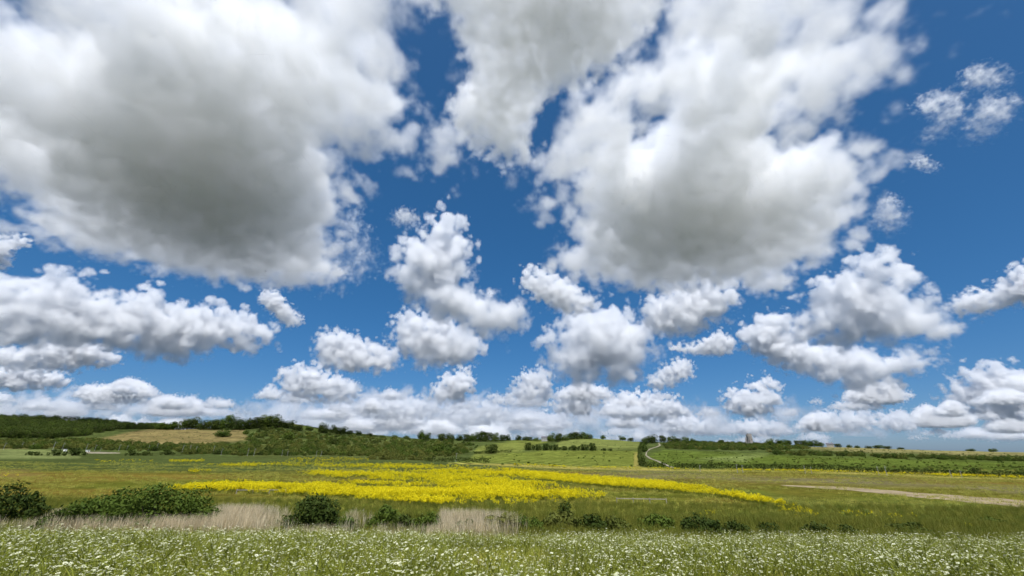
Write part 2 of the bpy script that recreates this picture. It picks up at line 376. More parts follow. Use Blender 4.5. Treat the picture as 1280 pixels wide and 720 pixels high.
for k, (lab, poly) in enumerate((
    ('low white cloud with a shaded base over the wooded rise', [(348,480),(352,462),(370,458),(395,457),(415,468),(435,474),(452,488),(440,500),(410,502),(375,498),(355,492)]),
    ('low knob of cloud under the puffed one left of centre', [(532,498),(545,478),(560,470),(565,460),(585,460),(592,475),(590,495),(570,502),(545,503)]),
    ('low bright knob of cloud over the middle of the skyline', [(635,500),(642,480),(655,468),(672,461),(688,468),(692,485),(686,503),(660,506)]),
    ('low white cloud right of the bright knob', [(688,512),(700,492),(715,483),(738,488),(745,505),(735,520),(705,520)]),
    ('low cloud behind the foot of the round grey one', [(745,515),(760,495),(790,490),(820,492),(850,500),(870,515),(840,525),(780,525)]),
    ('low white cloud beneath the broad low cloud', [(898,505),(905,490),(935,485),(950,470),(965,475),(978,490),(975,510),(950,522),(915,518)]),
    ('low flat cloud near the castle tower', [(1000,535),(1010,520),(1035,515),(1065,508),(1085,515),(1100,530),(1080,540),(1030,541)]),
    ('low rounded cloud right of the castle tower', [(1095,533),(1110,515),(1130,514),(1148,528),(1145,540),(1110,541)]),
    ('low grey cloud over the dip of the skyline', [(430,512),(450,497),(490,492),(530,498),(560,508),(550,522),(500,526),(450,524)]),
    ('low cloud peeping over the wooded hill top', [(418,538),(425,525),(440,522),(455,520),(468,532),(462,540),(435,542)]),
    ('low cloud left of the middle just above the trees', [(555,525),(575,505),(610,497),(635,507),(645,522),(620,532),(580,533)]),
    ('low cloud over the houses right of the middle', [(650,530),(675,512),(705,516),(720,530),(700,540),(665,540)]),
    ('low cloud above the winding path', [(800,540),(815,525),(850,515),(885,520),(905,533),(880,543),(830,545)]),
    ('low cloud half hidden by the castle tower', [(890,541),(915,528),(950,522),(985,530),(1000,542),(950,548)]))):
    cloud(lab, poly, density=9 if k < 6 else 4.5, seed=40 + k, group=None, vox=1.1, edge=0.4, wisp=1.5, lump=1.2, warp=1.0, grow=0.18)

# the far bank: nobody could count its layers
def bank(v0, v1, n, seed, dens):
    r = random.Random(seed); polys = []
    for _ in range(n):
        u = r.uniform(-60, 1340); v = r.uniform(v0, v1); w = r.choice((10, 14, 20, 28, 40)) * r.uniform(.8, 1.2); h = w ** .8 * r.uniform(.7, 1.5)
        top = [(u - w + 2 * w * t, v - h * (math.sin(math.pi * t) ** .6) * r.uniform(.55, 1.15)) for t in (.06, .18, .3, .42, .55, .68, .8, .92)]
        polys.append([(u - w, v)] + top + [(u + w, v), (u + w * .3, v + h * .12), (u - w * .4, v + h * .1)])
    return polys
for k, (v0, v1, n, dens) in enumerate(((496, 520, 44, 5), (516, 542, 70, 3.5), (536, 556, 80, 2.5))):
    cloud(('scattered small clouds behind the low clouds', 'low bank of small pale clouds near the horizon', 'faint distant cloud bank on the horizon')[k],
          bank(v0, v1, n, 3 + k, dens), density=dens, seed=60 + k, name='cloud_bank', edge=0.5, wisp=1.8, vox=1.0, scale=1.3, lump=1.5, warp=1.2, grow=0.22, ragged=2)
cloud('thin pale veil of cloud lying along the horizon', [(230, 548), (250, 520), (330, 500), (420, 492), (520, 488), (640, 490), (760, 496), (880, 500), (1000, 506), (1120, 518), (1180, 535), (1190, 556), (700, 560), (240, 560)],
      density=4.0, seed=80, name='cloud_veil', depth=1.5, edge=1.2, wisp=1.2, vox=2.0, scale=1.0)
cloud('thin grey layer of cloud low over the left woods', [(-80, 515), (-60, 492), (60, 486), (180, 492), (260, 500), (330, 512), (300, 530), (120, 534), (-60, 532)],
      density=3.0, seed=81, name='cloud_veil', depth=1.5, edge=1.2, wisp=1.5, vox=1.6, scale=1.0)

# ------------------------------------------------------------------ terrain
rng = np.random.default_rng(11)
LAT = rng.random((256, 256)).astype(np.float32)
def noise2(x, y):
    x, y = np.asarray(x, float), np.asarray(y, float)
    xi, yi = np.floor(x).astype(int), np.floor(y).astype(int)
    fx, fy = x - xi, y - yi
    fx, fy = fx * fx * (3 - 2 * fx), fy * fy * (3 - 2 * fy)
    g = lambda i, j: LAT[(xi + i) & 255, (yi + j) & 255]
    return (g(0, 0) * (1 - fx) + g(1, 0) * fx) * (1 - fy) + (g(0, 1) * (1 - fx) + g(1, 1) * fx) * fy
def fbm2(x, y, s, o=3):
    t, a, n = 0.0, 1.0, 0.0
    for i in range(o):
        k = 2.1 ** i / s
        t = t + a * noise2(np.asarray(x) * k + 17 * i, np.asarray(y) * k + 31 * i); n += a; a *= .5
    return t / n

# (u, v of the foot of the hills, then distance and v of: lower slope, upper slope, ridge)
HILL = [(-120, 571, (600, 559), (850, 548), (1400, 523)), (0, 571, (600, 560), (850, 549), (1400, 523)),
        (90, 570, (600, 559), (900, 547), (1350, 525)), (150, 570, (600, 557), (900, 543), (1150, 534)),
        (220, 570, (600, 556), (850, 543), (1050, 536)), (300, 570, (600, 557), (850, 543), (1050, 532)),
        (345, 570, (600, 557), (800, 543), (1000, 527)), (430, 571, (600, 559), (800, 548), (1000, 541)),
        (520, 573, (500, 562), (700, 554), (900, 548)), (600, 577, (420, 567), (600, 556), (850, 549)),
        (680, 583, (350, 570), (550, 559), (800, 549)), (720, 585, (350, 570), (550, 558), (750, 546)),
        (800, 588, (330, 573), (500, 560), (700, 552)), (870, 590, (320, 576), (480, 562), (650, 552)),
        (940, 591, (320, 578), (480, 564), (650, 555)), (1050, 593, (320, 580), (480, 568), (700, 559)),
        (1150, 595, (320, 582), (500, 571), (800, 562)), (1280, 599, (330, 585), (500, 575), (900, 565)),
        (1400, 602, (330, 588), (500, 578), (900, 567))]
_az, _D, _Z = [], [], []
for u, v0, *cs in HILL:
    r = ray(u, v0)
    d0 = -EYE[2] / r[2] * math.hypot(r[0], r[1])
    ds, zs = [d0], [0.0]
    for d, v in cs:
        ds.append(d); zs.append(EYE[2] + d * math.tan(elevation(u, v)))
    ds += [ds[-1] * 1.8, ds[-1] * 6, 90000.0]; zs += [zs[-1] * 0.6, 2.0, 0.0]
    _az.append(azimuth(u, v0)); _D.append(ds); _Z.append(zs)
_az, _D, _Z = np.array(_az), np.array(_D), np.array(_Z)
_A = np.linspace(-1.25, 1.25, 600)
def _smooth(a, n=9):
    k = np.hanning(n + 2)[1:-1]; k /= k.sum()
    return np.convolve(np.pad(a, n // 2, 'edge'), k, 'valid')
_DA = np.array([_smooth(np.interp(_A, _az, _D[:, k])) for k in range(_D.shape[1])])
_ZA = np.array([_smooth(np.interp(_A, _az, _Z[:, k])) for k in range(_Z.shape[1])])

def terrain_z(x, y):
    x, y = np.asarray(x, float), np.asarray(y, float)
    d, az = np.hypot(x, y), np.clip(np.arctan2(x, y), -1.25, 1.25)
    z = np.interp(y, [-60, 0, 4, 6, 14, 20, 30, 36, 39, 43, 46, 1e6], [5.6, 5.45, 5.25, 5.0, 3.9, 2.6, 0.8, 0.1, -0.4, -0.4, 0, 0])
    z = z + np.where(y < 38, 0.12 * (fbm2(x, y, 5.0) - .5), 0.10 * (fbm2(x, y, 9.0) - .5))
    D = np.array([np.interp(az, _A, k) for k in _DA]); Z = np.array([np.interp(az, _A, k) for k in _ZA])
    hz = np.zeros_like(d)
    for k in range(D.shape[0] - 1):
        t = np.clip((d - D[k]) / (D[k + 1] - D[k]), 0, 1)
        if k == 0: t = t * t * (2 - t)
        hz = hz + np.where(d > D[k], (Z[k + 1] - Z[k]) * t, 0)
    far = np.clip((d - D[0]) / 150, 0, 1) * np.clip((6000 - d) / 4000, 0, 1)
    hz = hz + far * 5.0 * (fbm2(x, y, 120.0, 4) - .5) * np.clip(hz / 25, 0, 1)
    front = np.clip((y + 20) / 40, 0, 1)
    return z * np.clip((D[0] * 1.2 - d) / (D[0] * .2), 0, 1) * 1.0 + hz * front

def hit(uv, lift=0.0):
    """Where the view rays of these photograph pixels meet the terrain."""
    uv = np.atleast_2d(np.asarray(uv, float))
    r = np.stack([(uv[:, 0] - 640) / FOCAL, (360 - uv[:, 1]) / FOCAL, -np.ones(len(uv))], 1) @ CR.T
    r /= np.hypot(r[:, 0], r[:, 1])[:, None]
    out = np.full((len(uv), 3), np.nan)
    ts = np.concatenate([np.geomspace(3, 100, 60, endpoint=False), np.geomspace(100, 2600, 220)])
    act = np.arange(len(uv)); lo_t = 3.0
    for t in ts:
        p = EYE + r[act] * t
        b = p[:, 2] < terrain_z(p[:, 0], p[:, 1]) + lift
        if b.any():
            idx = act[b]; lo, hi = np.full(len(idx), lo_t), np.full(len(idx), t)
            for _ in range(8):
                mid = (lo + hi) / 2; q = EYE + r[idx] * mid[:, None]
                bb = q[:, 2] < terrain_z(q[:, 0], q[:, 1]) + lift
                hi = np.where(bb, mid, hi); lo = np.where(bb, lo, mid)
            out[idx] = EYE + r[idx] * hi[:, None]
            act = act[~b]
        lo_t = t
        if not len(act): break
    done = ~np.isnan(out[:, 0])
    miss = ~done                                # ray passes over the ridge: stand on the ridge line below it
    for i in np.where(miss)[0]:
        p = EYE + r[i] * ts[:, None]
        gap = (p[:, 2] - terrain_z(p[:, 0], p[:, 1])) / ts
        j = np.argmin(np.where((ts > 150) & (ts < 1800), gap, 9))
        out[i] = p[j]
    out[:, 2] = terrain_z(out[:, 0], out[:, 1])
    return out

# ------------------------------------------------------------------ materials
def new_mat(name):
    m = bpy.data.materials.new(name); m.use_nodes = True
    b = m.node_tree.nodes['Principled BSDF']
    b.inputs['Roughness'].default_value = 0.9
    b.inputs['Specular IOR Level'].default_value = 0.1
    return m, m.node_tree, b

def mottled(name, c1, c2, scale=3.0, rough=0.9, bump=0.0, trans=0.0, per_object=0.0):
    """Plain material whose own colour wanders between two tones."""
    m, t, b = new_mat(name)
    b.inputs['Roughness'].default_value = rough
    tc = t.nodes.new('ShaderNodeTexCoord')
    nz = t.nodes.new('ShaderNodeTexNoise'); nz.inputs['Scale'].default_value = scale; nz.inputs['Detail'].default_value = 4
    t.links.new(tc.outputs['Object'], nz.inputs['Vector'])
    mr = t.nodes.new('ShaderNodeMapRange'); mr.inputs[1].default_value, mr.inputs[2].default_value = .3, .7
    t.links.new(nz.outputs[0], mr.inputs[0])
    mx = t.nodes.new('ShaderNodeMix'); mx.data_type = 'RGBA'
    mx.inputs[6].default_value, mx.inputs[7].default_value = (*c1, 1), (*c2, 1)
    fac = mr.outputs[0]
    if per_object:
        oi = t.nodes.new('ShaderNodeObjectInfo')
        mm = t.nodes.new('ShaderNodeMix'); mm.data_type = 'FLOAT'; mm.inputs[0].default_value = per_object
        t.links.new(mr.outputs[0], mm.inputs[2]); t.links.new(oi.outputs['Random'], mm.inputs[3])
        fac = mm.outputs[0]
    t.links.new(fac, mx.inputs[0])
    t.links.new(mx.outputs[2], b.inputs['Base Color'])
    if bump:
        bp = t.nodes.new('ShaderNodeBump'); bp.inputs['Distance'].default_value = bump
        t.links.new(nz.outputs[0], bp.inputs['Height']); t.links.new(bp.outputs[0], b.inputs['Normal'])
    if trans:
        tr = t.nodes.new('ShaderNodeBsdfTranslucent'); t.links.new(mx.outputs[2], tr.inputs[0])
        ms = t.nodes.new('ShaderNodeMixShader'); ms.inputs[0].default_value = trans
        t.links.new(b.outputs[0], ms.inputs[1]); t.links.new(tr.outputs[0], ms.inputs[2])
        t.links.new(ms.outputs[0], t.nodes['Material Output'].inputs[0])
    return m

M = {
    'leaf_dark': mottled('leaf_dark', (.028, .050, .008), (.074, .096, .017), 1.2, .7, 0, .25, .5),
    'leaf_mid': mottled('leaf_mid', (.040, .076, .010), (.110, .150, .022), 1.2, .7, 0, .25, .5),
    'leaf_scrub': mottled('leaf_scrub', (.060, .085, .014), (.160, .165, .034), 1.2, .7, 0, .25, .8),
    'bark': mottled('bark', (.05, .04, .03), (.10, .08, .06), 8),
    'grass': mottled('grass_blade', (.25, .275, .030), (.54, .49, .12), .8, .6, 0, .35, .7),
    'rush': mottled('rush_blade', (.075, .115, .012), (.27, .25, .045), .8, .6, 0, .3, .7),
    'reed': mottled('dry_reed', (.40, .32, .18), (.86, .76, .54), 1.6, .8, 0, .5, .7),
    'umbel': mottled('white_blossom', (.50, .53, .30), (.78, .77, .58), 3, .7, 0, .2, .4),
    'stalk': mottled('green_stalk', (.17, .205, .022), (.30, .32, .05), 3, .6, 0, .3, .5),
    'rape': mottled('yellow_blossom', (.62, .52, .008), (.82, .72, .015), 2, .7, 0, .3, .6),
    'stone': mottled('pale_ragstone', (.26, .235, .21), (.38, .35, .32), .6, .95, .2),
    'stone_dark': mottled('dark_opening', (.03, .025, .02), (.05, .04, .035), 2),
    'post': mottled('grey_steel', (.26, .26, .25), (.38, .37, .35), 1.5, .5),
    'white': mottled('white_paint', (.72, .72, .70), (.82, .82, .80), 2, .6),
    'tile': mottled('grey_roof_tile', (.10, .10, .12), (.17, .17, .19), 2, .8),
    'brick': mottled('pale_render', (.36, .32, .26), (.46, .41, .34), 1, .8),
    'glass': mottled('window_glass', (.02, .025, .03), (.04, .045, .05), 1, .1),
    'dust': mottled('trodden_earth', (.20, .155, .09), (.31, .25, .155), .25, .95, .05),
    'chalk': mottled('chalky_path', (.17, .155, .10), (.25, .225, .16), .3, .95),
    'timber': mottled('weathered_timber', (.24, .22, .17), (.34, .31, .24), 3, .9),
    'plume': mottled('black_plumage', (.02, .02, .022), (.04, .04, .045), 3, .6),
}

# ------------------------------------------------------------------ ground sheet
FIELDS = [   # outline in the photograph, soil and crop colour, softness in pixels
    ([(-200, 590), (1500, 590), (1500, 552), (-200, 515)], (.040, .052, .015), 4),
    ([(-200, 560), (0, 551), (110, 551), (160, 541), (192, 535), (305, 538), (312, 550), (250, 556), (120, 556), (0, 562), (-200, 566)], (.105, .085, .034), 1.5),
    ([(-200, 562), (60, 562), (100, 566), (100, 573), (-200, 574)], (.085, .100, .034), 1.5),
    ([(300, 572), (300, 552), (420, 549), (560, 553), (590, 562), (560, 575), (430, 574)], (.042, .050, .014), 3),
    ([(590, 572), (596, 560), (640, 551), (690, 551), (660, 560), (640, 566)], (.084, .096, .022), 1.5),
    ([(560, 580), (600, 570), (680, 563), (800, 563), (801, 584), (720, 584), (640, 579)], (.080, .094, .018), 1.2),
    ([(690, 561), (700, 550), (735, 546), (800, 552), (800, 561)], (.085, .098, .027), 1.5),
    ([(792, 583), (793, 566), (799, 566), (799, 583)], (.150, .135, .035), .8),
    ([(806, 585), (812, 568), (830, 562), (900, 566), (1000, 570), (1100, 572), (1290, 578), (1500, 582), (1500, 600), (1290, 594), (1000, 585)], (.050, .068, .012), 2),
    ([(860, 575), (930, 568), (960, 568), (930, 576)], (.085, .105, .030), 2),
    ([(1000, 559), (1060, 557), (1130, 560), (1500, 568), (1500, 576), (1290, 572), (1120, 566), (1020, 562)], (.115, .105, .042), 1.5),
    ([(560, 579), (640, 580), (720, 584), (800, 584.5), (840, 586.5), (1000, 588.5), (1150, 593), (1290, 598), (1500, 606), (1500, 609), (1290, 600.5), (1150, 596), (1000, 590.5), (840, 588.5), (720, 586.5), (640, 582.5)], (.190, .165, .040), .8),
    ([(-50, 589), (30, 588), (62, 592), (55, 598), (-50, 600)], (.125, .095, .028), 4),
    ([(720, 592), (900, 594), (1100, 600), (1300, 608), (1300, 620), (1100, 606), (950, 602), (800, 600)], (.100, .088, .040), 5),
    ([(940, 624), (1080, 632), (1290, 640), (1290, 652), (1100, 645), (960, 638)], (.070, .085, .018), 8),
]
def sheet_colour(x, y):
    u, v = project(np.stack([x, y, terrain_z(x, y)], -1))
    n1, n2, n3 = fbm2(x, y, 22.0), fbm2(x + 90, y * 2.2, 60.0), fbm2(x, y * 3.0, 7.0)
    brown, olive, green = np.array([.096, .073, .014]), np.array([.078, .072, .012]), np.array([.050, .074, .009])
    t = np.clip((n2 - .42) * 5, 0, 1)[:, None]
    c = brown * (1 - t) + olive * t
    g = np.clip((n1 - .5) * 5, 0, 1)[:, None] * .6
    c = c * (1 - g) + green * g
    side = np.clip((y - 48) / 22, 0, 1)[:, None]           # lush strip beside the ditch
    c = np.array([.052, .076, .010]) * (1 - side) + c * side
    c = np.where((y < 46)[:, None], np.array([.062, .074, .020]), c)
    for poly, cc, soft in FIELDS:
        P = np.array(poly, float)
        box = (u > P[:, 0].min() - 12) & (u < P[:, 0].max() + 12) & (v > P[:, 1].min() - 12) & (v < P[:, 1].max() + 12) & (y > 48)
        if not box.any(): continue
        s = poly_sdf(P, u[box], v[box]) + soft * 1.6 * (n1[box] - .5) * 2
        w = np.clip(s / soft * .5 + .5, 0, 1)[:, None]
        c[box] = c[box] * (1 - w) + np.array(cc) * w
    rows = poly_sdf(np.array([(560, 580), (600, 570), (680, 563), (800, 563), (801, 584), (720, 584), (640, 579)], float), u, v) > 0
    drill = 1 + .7 * rows * np.sin((x + .35 * y) * .75) * np.clip(n1 * 2 - .3, 0, 1)       # drill rows of the crop
    tuss = 1 + (.8 * (fbm2(x, y, 4.0, 3) - .5) + .7 * (fbm2(x + 50, y, 30.0, 3) - .5)) * np.clip((np.hypot(x, y) - 150) / 200, 0, 1)
    far = np.clip((np.hypot(x, y) - 1500) / 900, 0, 1)[:, None]; c = c * (1 - far) + np.array([.045, .055, .060]) * far  # unseen distance tinted blue-grey so its bounce light keeps cloud bases neutral
    back = np.clip((-y - 12) / 10, 0, 1)[:, None]; c = c * (1 - back) + np.array([.040, .046, .046]) * back      # mud flats and water of the estuary, unseen; greyed to neutralise bounce on clouds
    return c * ((1.2 + 0.6 * n3) * drill * tuss)[:, None]

def build_ground():
    inner = np.concatenate([np.linspace(-math.pi, -1.0, 60, endpoint=False), np.linspace(-1.0, 1.0, 900), np.linspace(1.0, math.pi, 60)[1:-1]])
    rad = np.concatenate([[0.0], np.geomspace(2.5, 60, 60), np.geomspace(61, 250, 90)[1:], np.geomspace(252, 1600, 150), np.geomspace(1700, 90000, 26)])
    A, Rr = np.meshgrid(inner, rad)
    x, y = (Rr * np.sin(A)).ravel(), (Rr * np.cos(A)).ravel()
    z = terrain_z(x, y)
    na, nr = len(inner), len(rad)
    i, j = np.meshgrid(np.arange(nr - 1), np.arange(na), indexing='ij')
    a = i * na + j; b = i * na + (j + 1) % na
    faces = np.stack([a, b, b + na, a + na], -1).reshape(-1, 4)
    me = bpy.data.meshes.new('ground')
    me.vertices.add(len(x)); me.vertices.foreach_set('co', np.stack([x, y, z], 1).ravel())
    me.loops.add(faces.size); me.loops.foreach_set('vertex_index', faces.ravel())
    me.polygons.add(len(faces)); me.polygons.foreach_set('loop_start', np.arange(0, faces.size, 4))
    me.update(calc_edges=True); me.validate()
    me.polygons.foreach_set('use_smooth', np.ones(len(me.polygons), bool))
    ca = me.color_attributes.new('soil', 'FLOAT_COLOR', 'POINT')
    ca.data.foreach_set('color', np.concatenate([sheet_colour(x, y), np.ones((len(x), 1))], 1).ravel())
    m, t, bs = new_mat('meadow_ground')
    bs.inputs['Specular IOR Level'].default_value = 0.0
    at = t.nodes.new('ShaderNodeVertexColor'); at.layer_name = 'soil'
    tc = t.nodes.new('ShaderNodeTexCoord')
    mp = t.nodes.new('ShaderNodeMapping'); mp.inputs['Scale'].default_value = (.6, 1.0, 1.0)
    t.links.new(tc.outputs['Object'], mp.inputs[0])
    col_ = at.outputs[0]
    for sc_, lo, hi in ((.9, .62, 1.4), (.13, .72, 1.28), (6.0, .7, 1.3)):
        nz = t.nodes.new('ShaderNodeTexNoise'); nz.inputs['Scale'].default_value = sc_; nz.inputs['Detail'].default_value = 5; nz.inputs['Roughness'].default_value = .65
        t.links.new(mp.outputs[0], nz.inputs['Vector'])
        mr = t.nodes.new('ShaderNodeMapRange'); mr.inputs[1].default_value, mr.inputs[2].default_value, mr.inputs[3].default_value, mr.inputs[4].default_value = .3, .7, lo, hi
        t.links.new(nz.outputs[0], mr.inputs[0])
        mul = t.nodes.new('ShaderNodeVectorMath'); mul.operation = 'SCALE'
        t.links.new(col_, mul.inputs[0]); t.links.new(mr.outputs[0], mul.inputs['Scale']); col_ = mul.outputs[0]
    t.links.new(col_, bs.inputs['Base Color'])
    bp = t.nodes.new('ShaderNodeBump'); bp.inputs['Distance'].default_value = .5; bp.inputs['Strength'].default_value = .7
    t.links.new(nz.outputs[0], bp.inputs['Height']); t.links.new(bp.outputs[0], bs.inputs['Normal'])
    me.materials.append(m)
    o = bpy.data.objects.new('ground', me); col.objects.link(o)
    return tag(o, kind='structure')
build_ground()

def ribbon(name, left, right, mat, lift=0.03, n=60):
    """A strip of ground surface between two edges traced in the photograph, draped on the terrain."""
    def resample(p):
        p = hit(p); s = np.concatenate([[0], np.cumsum(np.linalg.norm(np.diff(p, axis=0), axis=1))]); s /= s[-1]
        q = np.linspace(0, 1, n); return np.stack([np.interp(q, s, p[:, k]) for k in range(3)], 1)
    a, b = resample(left), resample(right)
    w = (fbm2(np.arange(n) * 1.0, np.zeros(n), 3.0) - .5)[:, None] * .25
    rows = [a + (b - a) * (k / 4.0 + (w if k in (0, 4) else 0)) for k in range(5)]
    V = np.concatenate(rows); V[:, 2] = terrain_z(V[:, 0], V[:, 1]) + lift
    F = [(k * n + i, k * n + i + 1, (k + 1) * n + i + 1, (k + 1) * n + i) for k in range(4) for i in range(n - 1)]
    me = bpy.data.meshes.new(name); me.from_pydata(V.tolist(), [], F); me.materials.append(mat)
    o = bpy.data.objects.new(name, me); col.objects.link(o)
    return tag(o, kind='structure')
ribbon('dirt_track', [(975, 606.5), (1060, 609), (1150, 616), (1230, 622), (1330, 630)], [(985, 608), (1060, 613), (1120, 619), (1200, 627), (1330, 640)], M['dust'])
ribbon('winding_path', [(838, 585), (828, 580.5), (818, 576), (810, 572.5), (806.5, 569.5), (807.5, 565), (811, 561.5), (819, 559), (824, 556.8), (822.5, 553.6)],
       [(844, 585.5), (833, 580.8), (822.5, 576.2), (813.5, 572.5), (808.5, 569.5), (809, 565.2), (813, 561.8), (821, 559.4), (826.5, 557), (824, 553.8)], M['chalk'], 0.25)

# ------------------------------------------------------------------ mesh helpers
def mesh_obj(name, V, F, mats, mi=None, parent=None, link=True, smooth=False):
    me = bpy.data.meshes.new(name)
    me.from_pydata([tuple(v) for v in V], [], F)
    for m in (mats if isinstance(mats, (list, tuple)) else [mats]): me.materials.append(m)
    if mi is not None: me.polygons.foreach_set('material_index', np.array(mi, np.int32))
    if smooth: me.polygons.foreach_set('use_smooth', np.ones(len(me.polygons), bool))
    o = bpy.data.objects.new(name, me)
    if link: col.objects.link(o)
    if parent: o.parent = parent
    return o

class Shape:
    """Collects faces with material slots."""
    def __init__(s): s.V, s.F, s.I = [], [], []
    def add(s, V, F, i=0):
        n = len(s.V); s.V += [tuple(map(float, v)) for v in V]; s.F += [tuple(k + n for k in f) for f in F]; s.I += [i] * len(F)
    def tube(s, pts, radii, n=6, i=0):
        pts = [Vector(p) for p in pts]; rings = []
        for k, p in enumerate(pts):
            d = (pts[min(k + 1, len(pts) - 1)] - pts[max(k - 1, 0)]).normalized()
            a = d.orthogonal().normalized(); b = d.cross(a)
            rings += [p + (a * math.cos(2 * math.pi * j / n) + b * math.sin(2 * math.pi * j / n)) * radii[k] for j in range(n)]
        F = [(k * n + j, k * n + (j + 1) % n, (k + 1) * n + (j + 1) % n, (k + 1) * n + j) for k in range(len(pts) - 1) for j in range(n)]
        F.append(tuple(range((len(pts) - 1) * n, len(pts) * n)))
        s.add(rings, F, i)
    def box(s, c, d, i=0, rz=0.0):
        ca, sa = math.cos(rz), math.sin(rz)
        V = []
        for dx in (-.5, .5):
            for dy in (-.5, .5):
                for dz in (-.5, .5):
                    x, y = dx * d[0], dy * d[1]
                    V.append((c[0] + x * ca - y * sa, c[1] + x * sa + y * ca, c[2] + dz * d[2]))
        s.add(V, [(0, 1, 3, 2), (4, 6, 7, 5), (0, 4, 5, 1), (2, 3, 7, 6), (0, 2, 6, 4), (1, 5, 7, 3)], i)
    def blade(s, base, direction, h, w, bend, i=0, segs=3):
        b = Vector(base); side = Vector((-direction[1], direction[0], 0)) * w * .5; V = []
        for k in range(segs + 1):
            t = k / segs
            p = b + Vector((direction[0] * bend * t * t, direction[1] * bend * t * t, h * (t - .18 * bend / h * t * t)))
            V += [p - side * (1 - t * .92), p + side * (1 - t * .92)]
        s.add(V, [(2 * k, 2 * k + 1, 2 * k + 3, 2 * k + 2) for k in range(segs)], i)
    def build(s, name, mats, parent=None, link=True, smooth=False):
        return mesh_obj(name, s.V, s.F, mats, s.I, parent, link, smooth)

def leaf_quads(C, Nn, size, rnd, aspect=.62):
    """One small leaf-shaped face at every centre, facing roughly along its normal."""
    n = len(C)
    t = rnd.normal(size=(n, 3)); t -= (t * Nn).sum(1)[:, None] * Nn; t /= np.linalg.norm(t, axis=1)[:, None] + 1e-9
    b = np.cross(Nn, t)
    L = size[:, None] * .5; W = L * aspect
    V = np.stack([C - t * L, C - b * W + Nn * L * .15, C + t * L, C + b * W + Nn * L * .15], 1).reshape(-1, 3)
    F = np.arange(n * 4).reshape(-1, 4)
    return V, F

def crown_leaves(blobs, n, leaf, rnd, shell=.55):
    """Leaf centres spread through a set of ellipsoidal boughs, denser towards their outsides."""
    vol = np.array([b[3] * b[4] * b[5] for b in blobs]) ** .67; pick = rnd.choice(len(blobs), n, p=vol / vol.sum())
    B = np.array(blobs)[pick]
    d = rnd.normal(size=(n, 3)); d /= np.linalg.norm(d, axis=1)[:, None]
    r = shell + (1.08 - shell) * rnd.random(n) ** .6
    C = B[:, :3] + d * B[:, 3:6] * r[:, None]
    Nn = d + rnd.normal(size=(n, 3)) * .55 + np.array([0, 0, .35]); Nn /= np.linalg.norm(Nn, axis=1)[:, None]
    return leaf_quads(C, Nn, leaf * (.6 + .8 * rnd.random(n)), rnd)

def np_mesh(name, V, F, mat):
    me = bpy.data.meshes.new(name)
    me.vertices.add(len(V)); me.vertices.foreach_set('co', np.asarray(V, np.float32).ravel())
    F = np.asarray(F); k = F.shape[1]
    me.loops.add(F.size); me.loops.foreach_set('vertex_index', F.astype(np.int32).ravel())
    me.polygons.add(len(F)); me.polygons.foreach_set('loop_start', np.arange(0, F.size, k, dtype=np.int32))
    me.update(calc_edges=True); me.materials.append(mat)
    return me

def scatter_group(protos):
    g = bpy.data.node_groups.new('scatter', 'GeometryNodeTree')
    g.interface.new_socket('Geometry', in_out='INPUT', socket_type='NodeSocketGeometry')
    g.interface.new_socket('Geometry', in_out='OUTPUT', socket_type='NodeSocketGeometry')
    gi, go = g.nodes.new('NodeGroupInput'), g.nodes.new('NodeGroupOutput')
    join = g.nodes.new('GeometryNodeJoinGeometry')
    def attr(n, t):
        a = g.nodes.new('GeometryNodeInputNamedAttribute'); a.data_type = t; a.inputs[0].default_value = n; return a.outputs[0]
    rot, scl, kind = attr('turn', 'FLOAT_VECTOR'), attr('size', 'FLOAT'), attr('kind', 'INT')
    for k, p in enumerate(protos):
        oi = g.nodes.new('GeometryNodeObjectInfo'); oi.inputs['Object'].default_value = p; oi.inputs['As Instance'].default_value = True
        cmp_ = g.nodes.new('FunctionNodeCompare'); cmp_.data_type = 'INT'; cmp_.operation = 'EQUAL'
        ia = [s for s in cmp_.inputs if s.type == 'INT']
        g.links.new(kind, ia[0]); ia[1].default_value = k
        ip = g.nodes.new('GeometryNodeInstanceOnPoints')
        g.links.new(gi.outputs[0], ip.inputs['Points']); g.links.new(cmp_.outputs[0], ip.inputs['Selection'])
        g.links.new(oi.outputs['Geometry'], ip.inputs['Instance'])
        e2r = g.nodes.new('FunctionNodeEulerToRotation'); g.links.new(rot, e2r.inputs[0])
        g.links.new(e2r.outputs[0], ip.inputs['Rotation']); g.links.new(scl, ip.inputs['Scale'])
        g.links.new(ip.outputs[0], join.inputs[0])
    g.links.new(join.outputs[0], go.inputs[0])
    return g

def scatter(name, label, P, protos, smin, smax, rnd, tilt=.08):
    n = len(P)
    me = bpy.data.meshes.new(name)
    me.vertices.add(n); me.vertices.foreach_set('co', np.asarray(P, np.float32).ravel())
    turn = np.stack([rnd.normal(size=n) * tilt, rnd.normal(size=n) * tilt, rnd.random(n) * 6.283], 1)
    me.attributes.new('turn', 'FLOAT_VECTOR', 'POINT').data.foreach_set('vector', turn.astype(np.float32).ravel())
    me.attributes.new('size', 'FLOAT', 'POINT').data.foreach_set('value', (smin + (smax - smin) * rnd.random(n)).astype(np.float32))
    me.attributes.new('kind', 'INT', 'POINT').data.foreach_set('value', rnd.integers(0, len(protos), n).astype(np.int32))
    o = bpy.data.objects.new(name, me); col.objects.link(o)
    md = o.modifiers.new('scatter', 'NODES'); md.node_group = scatter_group(protos)
    return tag(o, label, None, None, 'stuff')

def in_poly(poly, n, rnd):
    P = np.array(poly, float); out = []
    while sum(len(o) for o in out) < n:
        q = P.min(0) + rnd.random((n * 3, 2)) * (P.max(0) - P.min(0))
        out.append(q[poly_sdf(P, q[:, 0], q[:, 1]) > 0])
    return np.concatenate(out)[:n]

